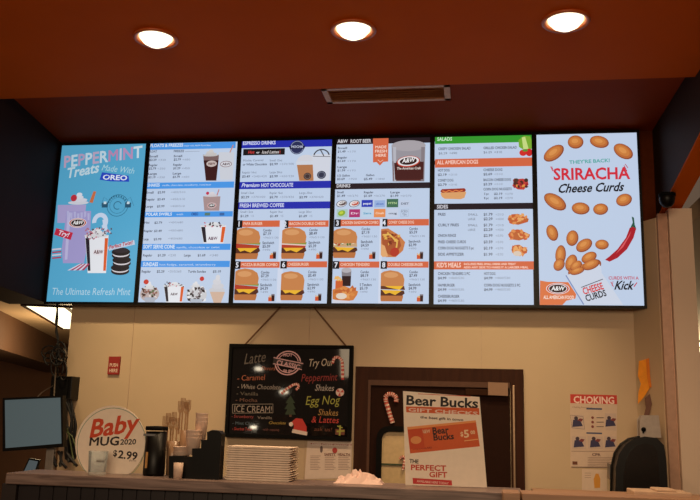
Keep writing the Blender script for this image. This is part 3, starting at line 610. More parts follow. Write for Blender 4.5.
for x, y, nm, w_ in ((38, 340, 'CHICKEN TENDERS 2 PC', 156), (38, 396, 'HAMBURGER', 82), (38, 450, 'CHEESEBURGER', 104), (262, 340, 'HOT DOG', 56), (262, 396, 'CORN DOG NUGGETS 5 PC', 176)): d.text(nm, x, y, w_, 13, TX, 1); d.text('$4.99', x, y+21, 42, 12, TX, 1); d.text('<460/530', x+52, y+20, 76, 11, TXL)
m.build('display', t)

# -- screen 6
t, m, d = screen(5, 'menu screen with golden cheese curds and red chili pepper, rightmost screen', WH)
d.use(534, 128, 5.555)
def curd(x, y, a_, b_, rot):
    d.ell(x, y, a_, b_, (142, 72, 44), rot); d.ell(x-2, y-2, a_*.9, b_*.88, (184, 104, 54), rot); d.ell(x-3, y-4, a_*.72, b_*.62, (200, 124, 62), rot); d.ell(x-4, y-6, a_*.42, b_*.34, (216, 144, 78), rot); d.up(.15)
for c_ in ((110, 140, 66, 38, 38), (231, 78, 44, 40, 0), (363, 77, 54, 36, -16), (496, 130, 60, 40, -38), (117, 410, 70, 40, -36), (259, 447, 50, 36, -6), (370, 451, 42, 34, 8), (500, 400, 46, 36, 24)): curd(*c_)
d.text("THEY'RE BACK!", 196, 200, 226, 20, (80, 166, 158), 1, 0, 2)
d.text('SRIRACHA', 108, 288, 418, 66, (206, 44, 62), 1); d.line([(104, 240), (92, 214)], 4, (206, 44, 62)); d.line([(98, 214), (108, 238)], 4, (180, 44, 62)); d.line([(506, 200), (522, 222)], 4, (180, 40, 60)); d.line([(500, 208), (516, 240)], 4, (180, 40, 60))
d.text('Cheese Curds', 128, 360, 362, 50, (26, 26, 34), 1, .35, 1)
d.use(534, 215, 5.267)
for c_ in ((96, 94, 46, 30, -74), (202, 122, 44, 32, 80), (264, 160, 48, 32, 36), (358, 156, 36, 28, 0), (140, 210, 54, 28, 84), (132, 262, 36, 28, 60), (196, 252, 48, 30, 70), (232, 292, 56, 30, 20), (290, 224, 44, 28, 30), (222, 268, 36, 24, 40), (320, 262, 36, 28, 30), (270, 272, 24, 18, 20)): curd(*c_)
d.poly([(374, 236), (398, 246), (440, 226), (490, 180), (524, 120), (538, 72), (520, 60), (504, 68), (484, 120), (440, 180), (400, 216)], (166, 26, 40)); d.poly([(430, 206), (470, 168), (504, 108), (512, 84), (492, 120), (460, 166)], (214, 90, 96)); d.poly([(506, 70), (520, 62), (538, 72), (530, 50), (526, 14), (514, 8), (520, 40)], (36, 84, 66)); d.up(.2)
d.poly([(32, 345), (70, 352), (180, 354), (222, 418), (218, 440), (170, 452), (150, 474), (30, 474)], (216, 116, 70)); d.up(.2)
d.poly([(168, 318), (346, 260), (352, 300), (470, 474), (262, 474)], (202, 210, 226)); d.line([(168, 318), (262, 472)], 6, (120, 140, 186)); d.up(.2)
curd(300, 262, 50, 26, 24); curd(228, 296, 40, 18, 20)
d.poly([(200, 328), (352, 268), (356, 300), (250, 380)], (202, 210, 226)); d.up(.2)
oval_logo(d, 125, 388, 124, 62); d.text('ALL AMERICAN FOOD', 50, 442, 160, 18, (244, 220, 206), 1)
d.line([(248, 382), (362, 338)], 4, (60, 60, 70)); d.text('CHEESE', 262, 420, 112, 36, (206, 60, 60), 1, 0, 17); d.text('CURDS', 276, 456, 114, 34, (30, 30, 36), 1, 0, 17)
d.text('CURDS WITH A', 392, 340, 158, 17, (190, 90, 110), 1); d.text('Kick', 420, 392, 96, 46, (26, 26, 34), 1, .35); d.line([(404, 352), (418, 378)], 4, (190, 60, 80)); d.line([(526, 378), (542, 356)], 5, (190, 50, 70)); d.line([(410, 372), (416, 350)], 3, (190, 60, 80))
m.build('display', t)

# ------------------------------------------------------------------ chalkboard
BY = .065
t = thing('chalkboard', (1.52, BY, 1.47), 'black framed chalkboard with coloured chalk writing, hung from a cord', 'chalkboard')
p = [at(232, 345, BY), at(354, 345.5, BY), at(352, 440, BY), at(224.5, 438, BY)]
bx0, bx1, bz0, bz1 = 1.152, 1.888, 1.472, 2.008
m = MB(); fr = .02
m.box((bx0, BY-.012, bz0), (bx0+fr, .0995, bz1), MATTE); m.box((bx1-fr, BY-.012, bz0), (bx1, .0995, bz1), MATTE); m.box((bx0+fr, BY-.012, bz0), (bx1-fr, .0995, bz0+fr), MATTE); m.box((bx0+fr, BY-.012, bz1-fr), (bx1-fr, .0995, bz1), MATTE)
m.build('frame', t)
m = MB(); m.box((bx0+fr, BY, bz0+fr), (bx1-fr, .098, bz1-fr), paint('chalkboard_slate', (20, 17, 17), .035, var=.05, spec=.4))
d = Draw(m, BY, 225, 340, 5.0, emit=False)
PK = (214, 168, 176); GW = (140, 126, 118); RD = (190, 60, 50); YG = (150, 150, 62); GN = (70, 110, 60); OB = (160, 88, 58)
d.text('Latte', 92, 122, 110, 50, (96, 86, 80), 0, .3, 8); d.text('Flavors', 180, 150, 70, 18, OB, 0, .2)
d.text('- Caramel', 60, 204, 140, 26, OB, 0, .1, 3); d.text('- White Chocolate', 60, 243, 215, 22, (150, 138, 132), 0, .2); d.text('- Vanilla', 56, 275, 110, 16, (96, 88, 80)); d.text('- Mocha', 52, 307, 110, 16, (110, 74, 60))
d.text('ICE CREAM!', 44, 360, 192, 32, (150, 136, 128), 0); d.line([(38, 322), (240, 320)], 3, (120, 110, 104)); d.line([(38, 366), (240, 364)], 3, (120, 110, 104)); d.line([(38, 322), (38, 366)], 3, (120, 110, 104)); d.line([(240, 320), (240, 364)], 3, (120, 110, 104))
d.text('- Strawberry', 32, 388, 110, 14, (150, 60, 60)); d.text('Vanilla', 162, 394, 74, 13, GW); d.text('- Mint Chip', 36, 422, 110, 14, (80, 96, 110)); d.text('Chocolate', 218, 420, 86, 14, (170, 140, 60), 0, .2); d.text('- Sherbet Twist', 36, 450, 100, 14, (170, 56, 50)); d.text('with topping', 190, 452, 80, 10, (120, 70, 64))
d.use(215, 330, 3.333)
d.ring(243, 110, 44, 40, 4, PK, 28, 8); d.ring(243, 110, 36, 32, 2.5, PK, 28, 8); d.loc(243, 110, [(-50, -6), (48, -16), (50, 4), (-48, 14)], (40, 30, 32), 0); d.up(.3)
d.line([(196, 92), (294, 112)], 3, PK); d.line([(194, 112), (290, 132)], 3, PK); d.text('CLASSIC', 204, 114, 80, 14, PK, 1, 0, -11); d.text('to go', 228, 140, 30, 11, PK, 1); d.text('HOT', 228, 88, 30, 10, PK, 1)
d.text('Try Our', 310, 122, 84, 24, (190, 176, 160), 0, .2, 3); d.text('Peppermint', 286, 172, 120, 24, (140, 44, 40), 0, .2, 3); d.text('Shakes', 332, 202, 64, 20, (170, 160, 156), 0, .2)
d.text('Egg Nog', 300, 250, 114, 28, YG, 0, .2, 3); d.text('Shakes', 342, 284, 68, 20, (170, 130, 70), 0, .2); d.text('& Lattes', 320, 308, 92, 20, RD, 0, .2); d.text('ask us!', 330, 336, 60, 12, (110, 60, 40), 0, .2)
def cane(pts, w_):
    P = []
    for i in range(len(pts)-1):
        n = 5
        for j in range(n): P.append(tuple(pts[i][k]+(pts[i+1][k]-pts[i][k])*j/n for k in (0, 1)))
    P.append(pts[-1])
    for i in range(len(P)-1): d.line([P[i], P[i+1]], w_, (222, 200, 190) if i % 2 else (186, 60, 56))
cane([(392, 112), (398, 92), (412, 90), (424, 102), (426, 130), (426, 166)], 9)
cane([(222, 212), (240, 196), (262, 182), (276, 180), (280, 190), (270, 200)], 8)
d.ell(417, 208, 14, 13, (214, 190, 184)); 
for q in range(3): d.loc(417, 208, [(0, 0), (13*math.cos(R(q*120)), 13*math.sin(R(q*120))), (13*math.cos(R(q*120+45)), 13*math.sin(R(q*120+45)))], (186, 60, 56))
d.poly([(252, 218), (236, 244), (244, 244), (232, 264), (242, 264), (234, 282), (270, 282), (262, 264), (270, 264), (260, 244), (268, 244)], (40, 56, 36)); d.rect(248, 282, 256, 290, (80, 50, 34))
d.poly([(252, 310), (270, 294), (292, 296), (306, 322), (306, 340), (262, 334), (264, 316)], (190, 50, 44)); d.line([(258, 336), (308, 346)], 12, (220, 200, 190)); d.ell(254, 314, 7, 7, (224, 206, 196))
d.rect(402, 330, 432, 350, (110, 60, 40)); d.line([(418, 318), (416, 352)], 6, YG); d.line([(406, 338), (432, 336)], 5, YG); d.line([(408, 320), (426, 326)], 4, YG)
m.build('board', t)
m = MB(); a1 = at(245, 345, .085); a2 = at(281, 306, .085); b1 = at(346, 345, .085); b2 = at(313, 306, .085)
CORD = paint('brown_cord', (120, 84, 58), .8)
nail = Vector(((a2.x+b2.x)/2, .085, 2.34))
m.tube([(a1.x, .085, bz1), a2, a2+(a2-a1)*.12], .0045, CORD); m.build('cord', t); m = MB(); m.tube([(b1.x, .085, bz1), b2, b2+(b2-b1)*.12], .0045, CORD); m.build('cord', t)

# ------------------------------------------------------------------ wall notices
def sheet(name, label, cat, corners, Y, col, thick=.001, draw=None, emit=False, group=None):
    c = [at(x, y, Y) for x, y in corners]; mb = MB()
    mb.prism([(p_.x, Y, p_.z) for p_ in c], (0, thick, 0), ink(col))
    d_ = Draw(mb, Y, emit=False, layer=.0003)
    if draw: draw(d_)
    o = mb.build(name); return tag(o, label, cat, group)
def dr_notice(d):
    d.use(285, 340, 3.57); d.rect(92, 368, 238, 376, (170, 70, 60)); d.text('EMPLOYEE NOTICE', 96, 376, 138, 8, (240, 220, 210), 1)
    for x0, x1 in ((90, 128), (142, 182), (190, 234)):
        for q in range(9): d.line([(x0, 414+q*6), (x1-(q*7) % 12, 414+q*6)], 1.6, (150, 120, 110))
    d.text('SAFETY', 140, 412, 40, 8, (120, 70, 60), 1); d.text('HEALTH', 188, 412, 44, 8, (120, 70, 60), 1); d.ell(178, 394, 9, 10, (176, 60, 56)); d.ell(130, 390, 5, 12, (110, 90, 90))
sheet('wall_notice', 'white printed notice with columns of small text, taped under the chalkboard', 'notice', [(307.5, 441), (352, 441), (351, 478), (304.5, 479)], .098, (222, 200, 186), draw=dr_notice)
def dr_choke(d):
    d.use(550, 360, 3.573); d.rect(72, 122, 240, 158, (196, 56, 44)); d.text('CHOKING', 84, 153, 146, 24, (236, 206, 196), 1)
    d.text('Choking Emergency', 80, 171, 70, 6, (140, 100, 90)); d.rect(130, 171, 186, 178, (60, 70, 110)); d.rect(130, 258, 186, 265, (60, 70, 110))
    for a_, b_ in (((76, 196), (122, 248)), ((196, 190), (238, 252)), ((78, 272), (130, 318)), ((134, 272), (190, 318)), ((194, 272), (238, 318))):
        d.rect(a_[0], a_[1], b_[0], b_[1], (196, 172, 160))
        cx, cy = (a_[0]+b_[0])/2, (a_[1]+b_[1])/2; d.up(.1)
        d.ell(cx-6, cy-14, 7, 7, (60, 44, 60)); d.loc(cx, cy, [(-16, 8), (8, 10), (18, -14), (-20, -18)], (52, 48, 84)); d.loc(cx, cy, [(-2, 6), (14, 2), (20, 12), (8, 14)], (120, 50, 50))
    d.ring(98, 222, 30, 36, 1.5, (110, 90, 90), 4, 45)
    for q in range(3): d.ell(152, 206+q*16, 5, 5, (130, 60, 56)); d.line([(166, 206+q*16), (192, 206+q*16)], 3, (120, 100, 96))
    d.line([(76, 326), (238, 326)], 1.5, (150, 120, 110)); d.text('CPR', 150, 342, 30, 9, (110, 80, 76), 1)
    for q in range(6): d.line([(134, 348+q*6), (232-(q*9) % 20, 348+q*6)], 1.6, (160, 132, 120))
    d.line([(76, 382), (234, 384)], 2, (120, 96, 90)); d.rect(80, 362, 98, 374, (110, 60, 40))
sheet('safety_poster', 'choking first aid poster with red title, upper sheet on wall at right', 'poster', [(570, 394), (617.5, 395), (616, 468), (570.5, 467)], .098, (206, 180, 160), draw=dr_choke)
def dr_small(d):
    d.use(550, 360, 3.573); d.loc(168, 430, [(-10, -28), (10, -26), (12, 6), (6, 24), (-4, 24), (-12, 4)], (206, 140, 50)); d.line([(120, 470), (200, 474)], 4, (110, 84, 74))
    for q in range(3): d.line([(124, 404+q*8), (146, 404+q*8)], 2, (170, 140, 124))
sheet('wall_notice', 'small white card with an orange figure, below the choking poster', 'notice', [(582, 469), (607, 470), (607, 494), (582, 493)], .097, (212, 186, 166), draw=dr_small)
def dr_red(d):
    d.text('PUSH', 109.5, 366.5, 8.5, 3, (220, 190, 170), 1); d.text('HERE', 109, 372, 8.5, 3, (220, 190, 170), 1)
sheet('alarm_sign', 'small dark red wall sign with white letters above the round mug sign', 'sign', [(109, 356.5), (120.2, 356.5), (118.5, 374.5), (107.2, 374.5)], .085, (150, 34, 26), .014, draw=dr_red)
sheet('door_note', 'small pale note at the top right of the brown door', 'note', [(488, 382), (508, 383), (508, 396), (488, 395)], .045, (142, 108, 86), .003)
# candy cane on the door
def cane3(name, label, P, r, Y, grp=None):
    t_ = thing(name, (at(*P[-1], Y)), label, 'candy cane decoration', grp); t_.location = at(*P[-1], Y)
    mb = MB(); pts = []
    for i in range(len(P)-1):
        for j in range(4): pts.append(at(P[i][0]+(P[i+1][0]-P[i][0])*j/4, P[i][1]+(P[i+1][1]-P[i][1])*j/4, Y))
    pts.append(at(*P[-1], Y))
    for i in range(len(pts)-1):
        mb.tube([pts[i], pts[i+1]], r, ink((226, 190, 176)) if i % 2 else ink((196, 84, 70)), 8)
    mb.build('cane', t_)
cane3('candy_cane_decoration', 'pink and white striped candy cane hung on the brown door', [(396, 402), (396.5, 398.5), (394.5, 395.5), (391, 394), (387.5, 394.5), (385.5, 397.5), (386, 402), (388.5, 410), (390.5, 417), (392.5, 423)], .0135, .07)
cane3('candy_cane_decoration', 'small red candy cane on the door window, half behind the poster', [(400, 459), (402, 456.5), (405, 458), (404, 464), (403, 470)], .008, .055)

# ------------------------------------------------------------------ counters
CT = 1.36
t = thing('counter', (1.8, -1.55, 0), 'front counter with grey wood-look top and dark beadboard face', 'counter')
m = MB(); m.box((.822, -1.66, CT-.04), (2.745, -1.42, CT), LAM); m.build('countertop', t, .003)
m = MB(); m.box((.86, -1.625, 0), (2.745, -1.45, CT-.041), BEAD)
x = .9
while x < 2.72: m.box((x, -1.632, .05), (x+.048, -1.625, CT-.045), BEAD); x += .055
m.build('face_panel', t)
m = MB(); m.box((.80, -1.64, 0), (.858, -1.43, CT-.041), paint('dark_end_post', (36, 26, 24), .5)); m.build('end_post', t)
t = thing('ledge', (3.2, -1.75, 0), 'tan wooden ledge at the lower right, joined to the grey counter', 'ledge')
m = MB(); m.box((2.669, -1.80, 1.33), (2.725, -1.668, 1.372), TAN); m.box((2.730, -1.80, 1.33), (4.2, -1.668, 1.372), TAN); m.build('ledge_top', t, .003)
m = MB(); m.box((2.68, -1.79, 0), (4.2, -1.68, 1.3295), TAN); m.build('ledge_panel', t)
m = MB(); m.box((2.80, -1.66, 1.32), (4.2, -1.2, 1.345), TAN); m.box((2.82, -1.66, 0), (4.2, -1.25, 1.3195), DARK)
tag(m.build('service_shelf'), 'low wooden shelf behind the tan ledge at lower right', 'shelf')
m = MB(); m.box((.2, -1.2, 1.10), (1.6, -.5, 1.14), LAM); m.box((.24, -1.16, 0), (1.56, -.54, 1.0995), DARK)
tag(m.build('back_counter'), 'low back counter under the monitor behind the front counter', 'counter')
b0 = at(634, 491, -1.5); b1 = at(692, 491, -1.5)
m = MB(); m.box((b0.x, -1.5, 1.3455), (b1.x, -1.35, b0.z), paint('off_white_box', (200, 168, 140))); m.box((b0.x+.08, -1.49, b0.z), (b1.x-.05, -1.37, b0.z+.008), paint('off_white_box', (200, 168, 140)))
tag(m.build('white_box', None, .003), 'flat off-white box at the foot of the paper towel dispenser', 'box')

# ------------------------------------------------------------------ on the counter
SY = -1.50
c0 = at(110, 444.5, SY); rr = (at(145, 444.5, SY).x-at(75, 444.5, SY).x)/2
t = thing('mug_sign', (c0.x, SY, CT), 'round white sign for the baby mug at 2.99 on the counter', 'sign')
m = MB(); zc = CT+rr*.80
import math as _
N = 40; pts = []
for k in range(N):
    q = 2*math.pi*k/N; z = zc+rr*math.sin(q); pts.append((c0.x+rr*math.cos(q), SY, max(z, CT+.0005)))
m.prism(pts, (0, .004, 0), ink((238, 222, 204)))
d = Draw(m, SY, 70, 380, 5.0, clip=(-9, CT+.001, 9, 9), emit=False, layer=.0002)
d.ring(206, 324, 173, 173, 3, (120, 150, 130), 48)
d.use(60, 370, 4.167)
d.text('Baby', 118, 282, 200, 66, (206, 70, 36), 1, .3, 9)
d.text('MUG', 118, 316, 128, 32, (40, 28, 28), 1, .1, 3); d.text('2020', 250, 311, 66, 20, (40, 28, 28), 1, .1, 3); d.text('$', 220, 358, 18, 22, (40, 28, 28), 1); d.text('2.99', 240, 366, 82, 29, (40, 28, 28), 1, 0, -4); d.text('plus tax', 288, 380, 30, 7, (120, 90, 80))
m.build('sign_face', t)
m = MB(); m.prism([(c0.x-.03, SY+.0045, CT+.0005), (c0.x+.03, SY+.0045, CT+.0005), (c0.x, SY+.0045, CT+.16)], (0, .003, 0), WHITE); m.box((c0.x-.03, SY+.0075, CT+.0005), (c0.x+.03, SY+.06, CT+.004), WHITE); m.build('easel', t)
# small glass mug
gx = at(97, 472, SY-.09).x; gy = SY-.09
t = thing('glass_mug', (gx, gy, CT), 'small clear glass mug in front of the round mug sign', 'mug')
m = MB(); h = .088; m.lathe([(.0, 0), (.030, 0), (.032, .004), (.037, h), (.0345, h), (.030, .012), (0, .012)], (gx, gy, CT+.0005), glass(), 28); m.build('glass_body', t)
m = MB(); m.tube([(gx, gy+.034, CT+.075), (gx, gy+.050, CT+.075), (gx, gy+.056, CT+.063), (gx, gy+.058, CT+.035), (gx, gy+.048, CT+.022), (gx, gy+.032, CT+.024)], .0045, glass(), 8); m.build('handle', t)
# label on glass: small dark oval lettering
m = MB(); d = Draw(m, gy-.0405, 70, 430, 10, emit=False, layer=.0001); d.text('A&W', 258, 322, 90, 26, (70, 46, 40), 1, .1); m.build('logo', t)

def at_cnt(px, Y): return at(px, 475, Y).x
# black canister
x0 = at_cnt(143, -1.5); x1 = at_cnt(166, -1.5); cx = (x0+x1)/2; r_ = (x1-x0)/2
t = thing('black_canister', (cx, -1.51, CT), 'tall black canister between the round sign and the cutlery', 'canister')
m = MB(); m.lathe([(0, 0), (r_*.86, 0), (r_*.9, .01), (r_*.86, .166), (0, .166)], (cx, -1.51, CT+.0005), BLACK, 24); m.build('body', t)
m = MB(); m.lathe([(0, .171), (r_*.92, .171), (r_*.94, .18), (r_*.9, .186), (0, .188)], (cx, -1.51, CT), MATTE, 24); m.build('lid', t)
m = MB(); m.box((cx-.018, -1.51-r_-.003, CT+.03), (cx-.012, -1.51-r_*.9, CT+.09), paint('tan_label', (190, 140, 80))); m.build('label_strip', t); m = MB(); m.box((cx-.035, -1.51-r_*.98, CT+.15), (cx+.012, -1.51-r_*.82, CT+.158), paint('grey_band', (110, 110, 112), .4)); m.build('lid_band', t)
# stepped black organiser
def pz(px, py, Y=SY): q = at(px, py, Y); return q.x, q.z
steps = [(171, 457), (184, 448), (193, 448), (200, 434), (206, 427)]
prof = [(169, 473), (169, 456), (183, 456), (183, 457), (192, 457), (192, 448.5), (201, 448.5), (201, 440), (207, 440), (207, 432), (212, 430), (219, 431), (221.5, 434), (219, 474)]
t = thing('cup_organizer', (at_cnt(195, SY), SY, CT), 'stepped black organiser holding cups and lids on the counter', 'organiser')
m = MB(); OY = -1.60
P3 = [at(x_, y_, OY) for x_, y_ in prof]
P3 = [(p_.x, OY, max(p_.z, CT+.0006) if i not in (0, len(P3)-1) else CT+.0006) for i, p_ in enumerate(P3)]
m.prism(P3, (0, .05, 0), BLACK); m.build('stepped_body', t)
# white cup stacks resting in it
def cup_stack(px, ytop, ybot, wpx, Y, n, lab):
    a_ = at(px, ybot, Y); b_ = at(px, ytop, Y); r = wpx*.5*(Y-CAM.y)/F; H = (b_.z-a_.z); hh = min(.09, H*.7); st = (H-hh)/max(1, n-1)
    z0 = a_.z
    t0 = None
    for k in range(n):
        nm = 'paper_cup'
        if t0 is None:
            mb = MB(); mb.lathe([(0, 0), (r*.74, 0), (r*.96, hh*.96), (r, hh), (r*.93, hh), (r*.7, .004), (0, .004)], (0, 0, 0), paint('white_cup', (206, 178, 160), .6), 20)
            o = mb.build(nm); t0 = o
        else: o = t0.copy(); C.objects.link(o)
        o.location = (a_.x, Y, z0+k*st); tag(o, lab, 'cup', 'white paper cups nested in the black organiser')
def up_cups(px, ytop, ybot, wpx, n, lab): cup_stack(px, ytop, ybot, wpx, SY-.055, n, lab)
cup_stack(181, 446.5, 462, 18, -1.525, 2, 'white paper cup in the lowest stack at the left step of the organiser')
cup_stack(192.5, 430, 455, 16, -1.525, 3, 'white paper cup in the tall middle stack of the organiser')
cup_stack(200.5, 413, 440, 13, -1.487, 3, 'pale paper cup in the highest stack at right of the organiser')
m = MB(); q = at(178, 473, -1.63); m.lathe([(0, 0), (.016, 0), (.018, .058), (0, .058)], (q.x, -1.63, CT+.0005), paint('white_cup', (206, 178, 160), .6), 20)
tag(m.build('paper_cup'), 'single white cup standing at the foot of the organiser', 'cup')
# cutlery
def fork(x_, y_, z_, L, mt, lean=0):
    mb = MB(); w_ = .010
    mb.box((-.003, -.001, 0), (.003, .001, L*.62), mt)
    mb.prism([(-.003, -.001, L*.62), (.003, -.001, L*.62), (w_, -.001, L*.72), (-w_, -.001, L*.72)], (0, .002, 0), mt)
    for k in range(4): xx = -w_+k*(2*w_-.003)/3; mb.box((xx, -.001, L*.72), (xx+.003, .001, L), mt)
    return mb
FK = paint('smoky_clear_plastic', (178, 138, 100), .2)
zz = at(184, 450, SY).z
base = None
t = thing('cutlery_cup', (at_cnt(172, -1.47), -1.47, CT), 'clear cup holding upright plastic forks behind the organiser', 'cup')
cq = at(171, 450, -1.46)
m = MB(); m.lathe([(0, 0), (.022, 0), (.028, .13), (.026, .13), (.020, .004), (0, .004)], (at_cnt(171.5, -1.452), -1.452, CT+.0005), paint('smoky_cup', (150, 116, 88), .3), 20); m.build('cup_body', t)
for k, (px, py) in enumerate(((166, 416), (169, 413), (172, 417), (175, 412), (178, 418), (181, 401), (184, 398), (187, 402), (189, 400))):
    q = at(px, py, -1.455+.006*(k % 3)); L = .13
    if base is None: base = fork(0, 0, 0, L, FK).build('plastic_fork'); o = base
    else: o = base.copy(); C.objects.link(o)
    o.location = (q.x, -1.462+.008*(k % 3), q.z-L); tag(o, 'clear plastic fork standing tines up among others behind the cups', 'fork', 'plastic forks standing behind the black organiser')
# tall back holder for the taller forks
q = at(185, 428, -1.455); m = MB(); m.lathe([(0, 0), (.016, 0), (.022, q.z-CT-.01), (.020, q.z-CT-.01), (.014, .004), (0, .004)], (q.x, -1.447, CT+.0005), paint('smoky_cup', (150, 116, 88), .3), 20)
tag(m.build('cutlery_cup'), 'taller clear cup with the upright forks rising highest', 'cup')

# trays
tx0, tx1 = at_cnt(230, -1.5), at_cnt(295, -1.5); base = None
zt = at(260, 446, -1.5).z; n = 15; st = (zt-CT)/n
for k in range(n):
    if base is None:
        mb = MB(); w_ = (tx1-tx0)/2; h_ = st*.55
        mb.prism([(-w_, -.07, h_), (-w_+.012, -.07, 0), (w_-.012, -.07, 0), (w_, -.07, h_), (w_, -.07, h_+.002), (-w_, -.07, h_+.002)], (0, .13, 0), paint('pale_paperboard', (226, 204, 184), .7))
        o = base = mb.build('paper_tray')
    else: o = base.copy(); C.objects.link(o)
    o.location = ((tx0+tx1)/2+random.uniform(-.004, .004), -1.5, CT+.0006+k*st); o.rotation_euler = (0, 0, random.uniform(-.03, .03))
    lab = 'topmost white paperboard tray of the stack below the chalkboard' if k == n-1 else ('bottom white paperboard tray of the stack, resting on the counter' if k == 0 else 'white paperboard tray in the middle of the stack below the chalkboard')
    tag(o, lab, 'tray', 'stack of white paperboard trays')
# crumpled tissue
def crumple(px0, px1, ytop, Y, name, lab, seed, col):
    random.seed(seed); a_ = at(px0, 475, Y).x; b_ = at(px1, 475, Y).x; H = at(350, ytop, Y).z-CT; V = []; Fc = []; nx, ny = 16, 7
    for j in range(ny+1):
        for i in range(nx+1):
            u = i/nx; v = j/ny; e = math.sin(math.pi*min(max(u, .02), .98))**.5*math.sin(math.pi*v)
            V.append((a_+(b_-a_)*u+random.uniform(-.004, .004), Y-.05+.1*v, CT+.0008+max(0, H*e*random.uniform(.55, 1.15)) if 0 < v < 1 and 0 < u < 1 else CT+.0008))
    for j in range(ny):
        for i in range(nx): q = j*(nx+1)+i; Fc.append((q, q+1, q+nx+2, q+nx+1))
    mb = MB(); mb.add(V, Fc, ink(col)); tag(mb.build(name), lab, 'paper')
crumple(336, 383, 470, -1.5, 'crumpled_tissue', 'crumpled pale pink tissue paper on the counter left of the gift poster', 3, (222, 190, 180))

# gift poster
PYY = -1.5
t = thing('gift_poster', (2.46, PYY, CT), 'white standing poster with orange gift check and large black heading', 'poster')
cs = [at(403, 391, PYY), at(479.5, 397, PYY), at(487, 487.5, PYY), at(405.5, 484, PYY)]
m = MB(); cs[2].z = max(cs[2].z, CT+.0006); cs[3].z = CT+.0006
m.prism([(p_.x, PYY, p_.z) for p_ in cs], (0, .004, 0), ink((240, 226, 208)))
d = Draw(m, PYY, 395, 385, 4.76, emit=False, layer=.00025).tilt(-2.2)
RD = (196, 66, 44); OG = (208, 92, 44)
d.line([(110, 42), (360, 54)], 3, RD)
d.text('Bear Bucks', 50, 93, 342, 43, (30, 24, 24), 1, 0, .9)
d.poly([(52, 102), (400, 110), (402, 142), (54, 130)], OG); d.up(.3); d.text('GIFT CHECKS', 62, 125, 328, 16, (232, 204, 190), 1, 0, .3)
d.text('the best gift in town', 120, 158, 204, 11, (70, 50, 48), 1, .1)
d.poly([(58, 200), (384, 168), (404, 292), (72, 326)], OG); d.up(.3); d.poly([(58, 200), (384, 168), (386, 178), (60, 212)], (232, 150, 90))
d.text('Bear', 178, 234, 78, 30, (44, 26, 22), 1, 0, 8); d.text('Bucks', 182, 264, 100, 28, (44, 26, 22), 1, 0, 8); d.text('A&W', 128, 230, 40, 16, (224, 190, 160), 1, 0, 8); d.text('$', 312, 244, 14, 20, (240, 210, 170), 1, 0, 8); d.text('5', 328, 250, 28, 34, (240, 210, 170), 1, 0, 8); d.text('00', 360, 234, 22, 16, (240, 210, 170), 1, 0, 8)
d.line([(330, 266), (396, 258)], 4, (236, 180, 120)); d.text('FIVE DOLLARS', 86, 308, 90, 8, (150, 50, 30), 1, 0, 8)
d.poly([(62, 214), (130, 206), (142, 300), (72, 306)], (198, 74, 34)); d.up(.2); d.ell(100, 262, 26, 18, (226, 150, 90), 8)
d.text('THE', 68, 370, 44, 17, (30, 24, 24), 1); d.text('PERFECT', 74, 404, 168, 24, RD, 1, 0, 2.6); d.text('GIFT', 162, 438, 86, 24, RD, 1, 0, 3)
d.poly([(84, 442), (270, 454), (272, 478), (86, 470)], (196, 50, 50)); d.up(.2); d.text('AVAILABLE HERE TODAY', 104, 462, 150, 10, (232, 190, 180), 1)
m.build('print', t)
m = MB(); m.prism([(2.40, PYY+.0045, CT+.0006), (2.52, PYY+.0045, CT+.0006), (2.46, PYY+.0045, CT+.22)], (0, .003, 0), WHITE); m.box((2.42, PYY+.0075, CT+.0006), (2.50, PYY+.07, CT+.004), WHITE); m.build('easel', t)

# ------------------------------------------------------------------ monitor and cables at left
MY = -.9
c = [at(3, 398, MY), at(63, 395.5, MY), at(63.5, 447, MY), at(3, 451.5, MY)]
mx0, mx1, mz0, mz1 = c[3].x-.01, c[2].x-.005, c[3].z+.008, c[0].z+.012
t = thing('computer_monitor', ((mx0+mx1)/2, MY, 1.14), 'grey lit flat monitor with black frame at the left end of counter', 'monitor')
m = MB(); b = .010
def P_(p_, dx=0, dz=0, y=MY): return (p_.x+dx, y, p_.z+dz)
outer = [P_(c[0]), P_(c[1]), P_(c[2]), P_(c[3])]
m.prism([(x_, MY+.002, z_) for x_, _y, z_ in outer], (0, .03, 0), BLACK)
inn = [P_(c[0], b, -b), P_(c[1], -b, -b), P_(c[2], -b, b*1.6), P_(c[3], b, b*1.6)]
V = [(x_, MY-.004, z_) for x_, _y, z_ in outer]+[(x_, MY-.004, z_) for x_, _y, z_ in inn]+[(x_, MY+.002, z_) for x_, _y, z_ in outer]+[(x_, MY+.002, z_) for x_, _y, z_ in inn]
Fc = []
for i in range(4): j = (i+1) % 4; Fc += [(i, j, j+4, i+4), (i+4, j+4, j+12, i+12), (i, i+8, j+8, j)]
m.add(V, Fc, BLACK); m.build('bezel', t)
m = MB(); m.add([(x_, MY+.0015, z_) for x_, _y, z_ in inn], [(0, 3, 2, 1)], glow((75, 86, 87), 1.0)); m.build('screen', t)
sx = at(47, 455, MY).x
m = MB(); m.box((sx-.025, MY+.034, 1.17), (sx+.015, MY+.06, 1.5), paint('grey_stand', (130, 122, 114), .4)); m.build('stand_neck', t, .003)
m = MB(); m.box((sx-.1, MY-.05, 1.141), (sx+.1, MY+.12, 1.17), BLACK); m.build('stand_base', t, .004)
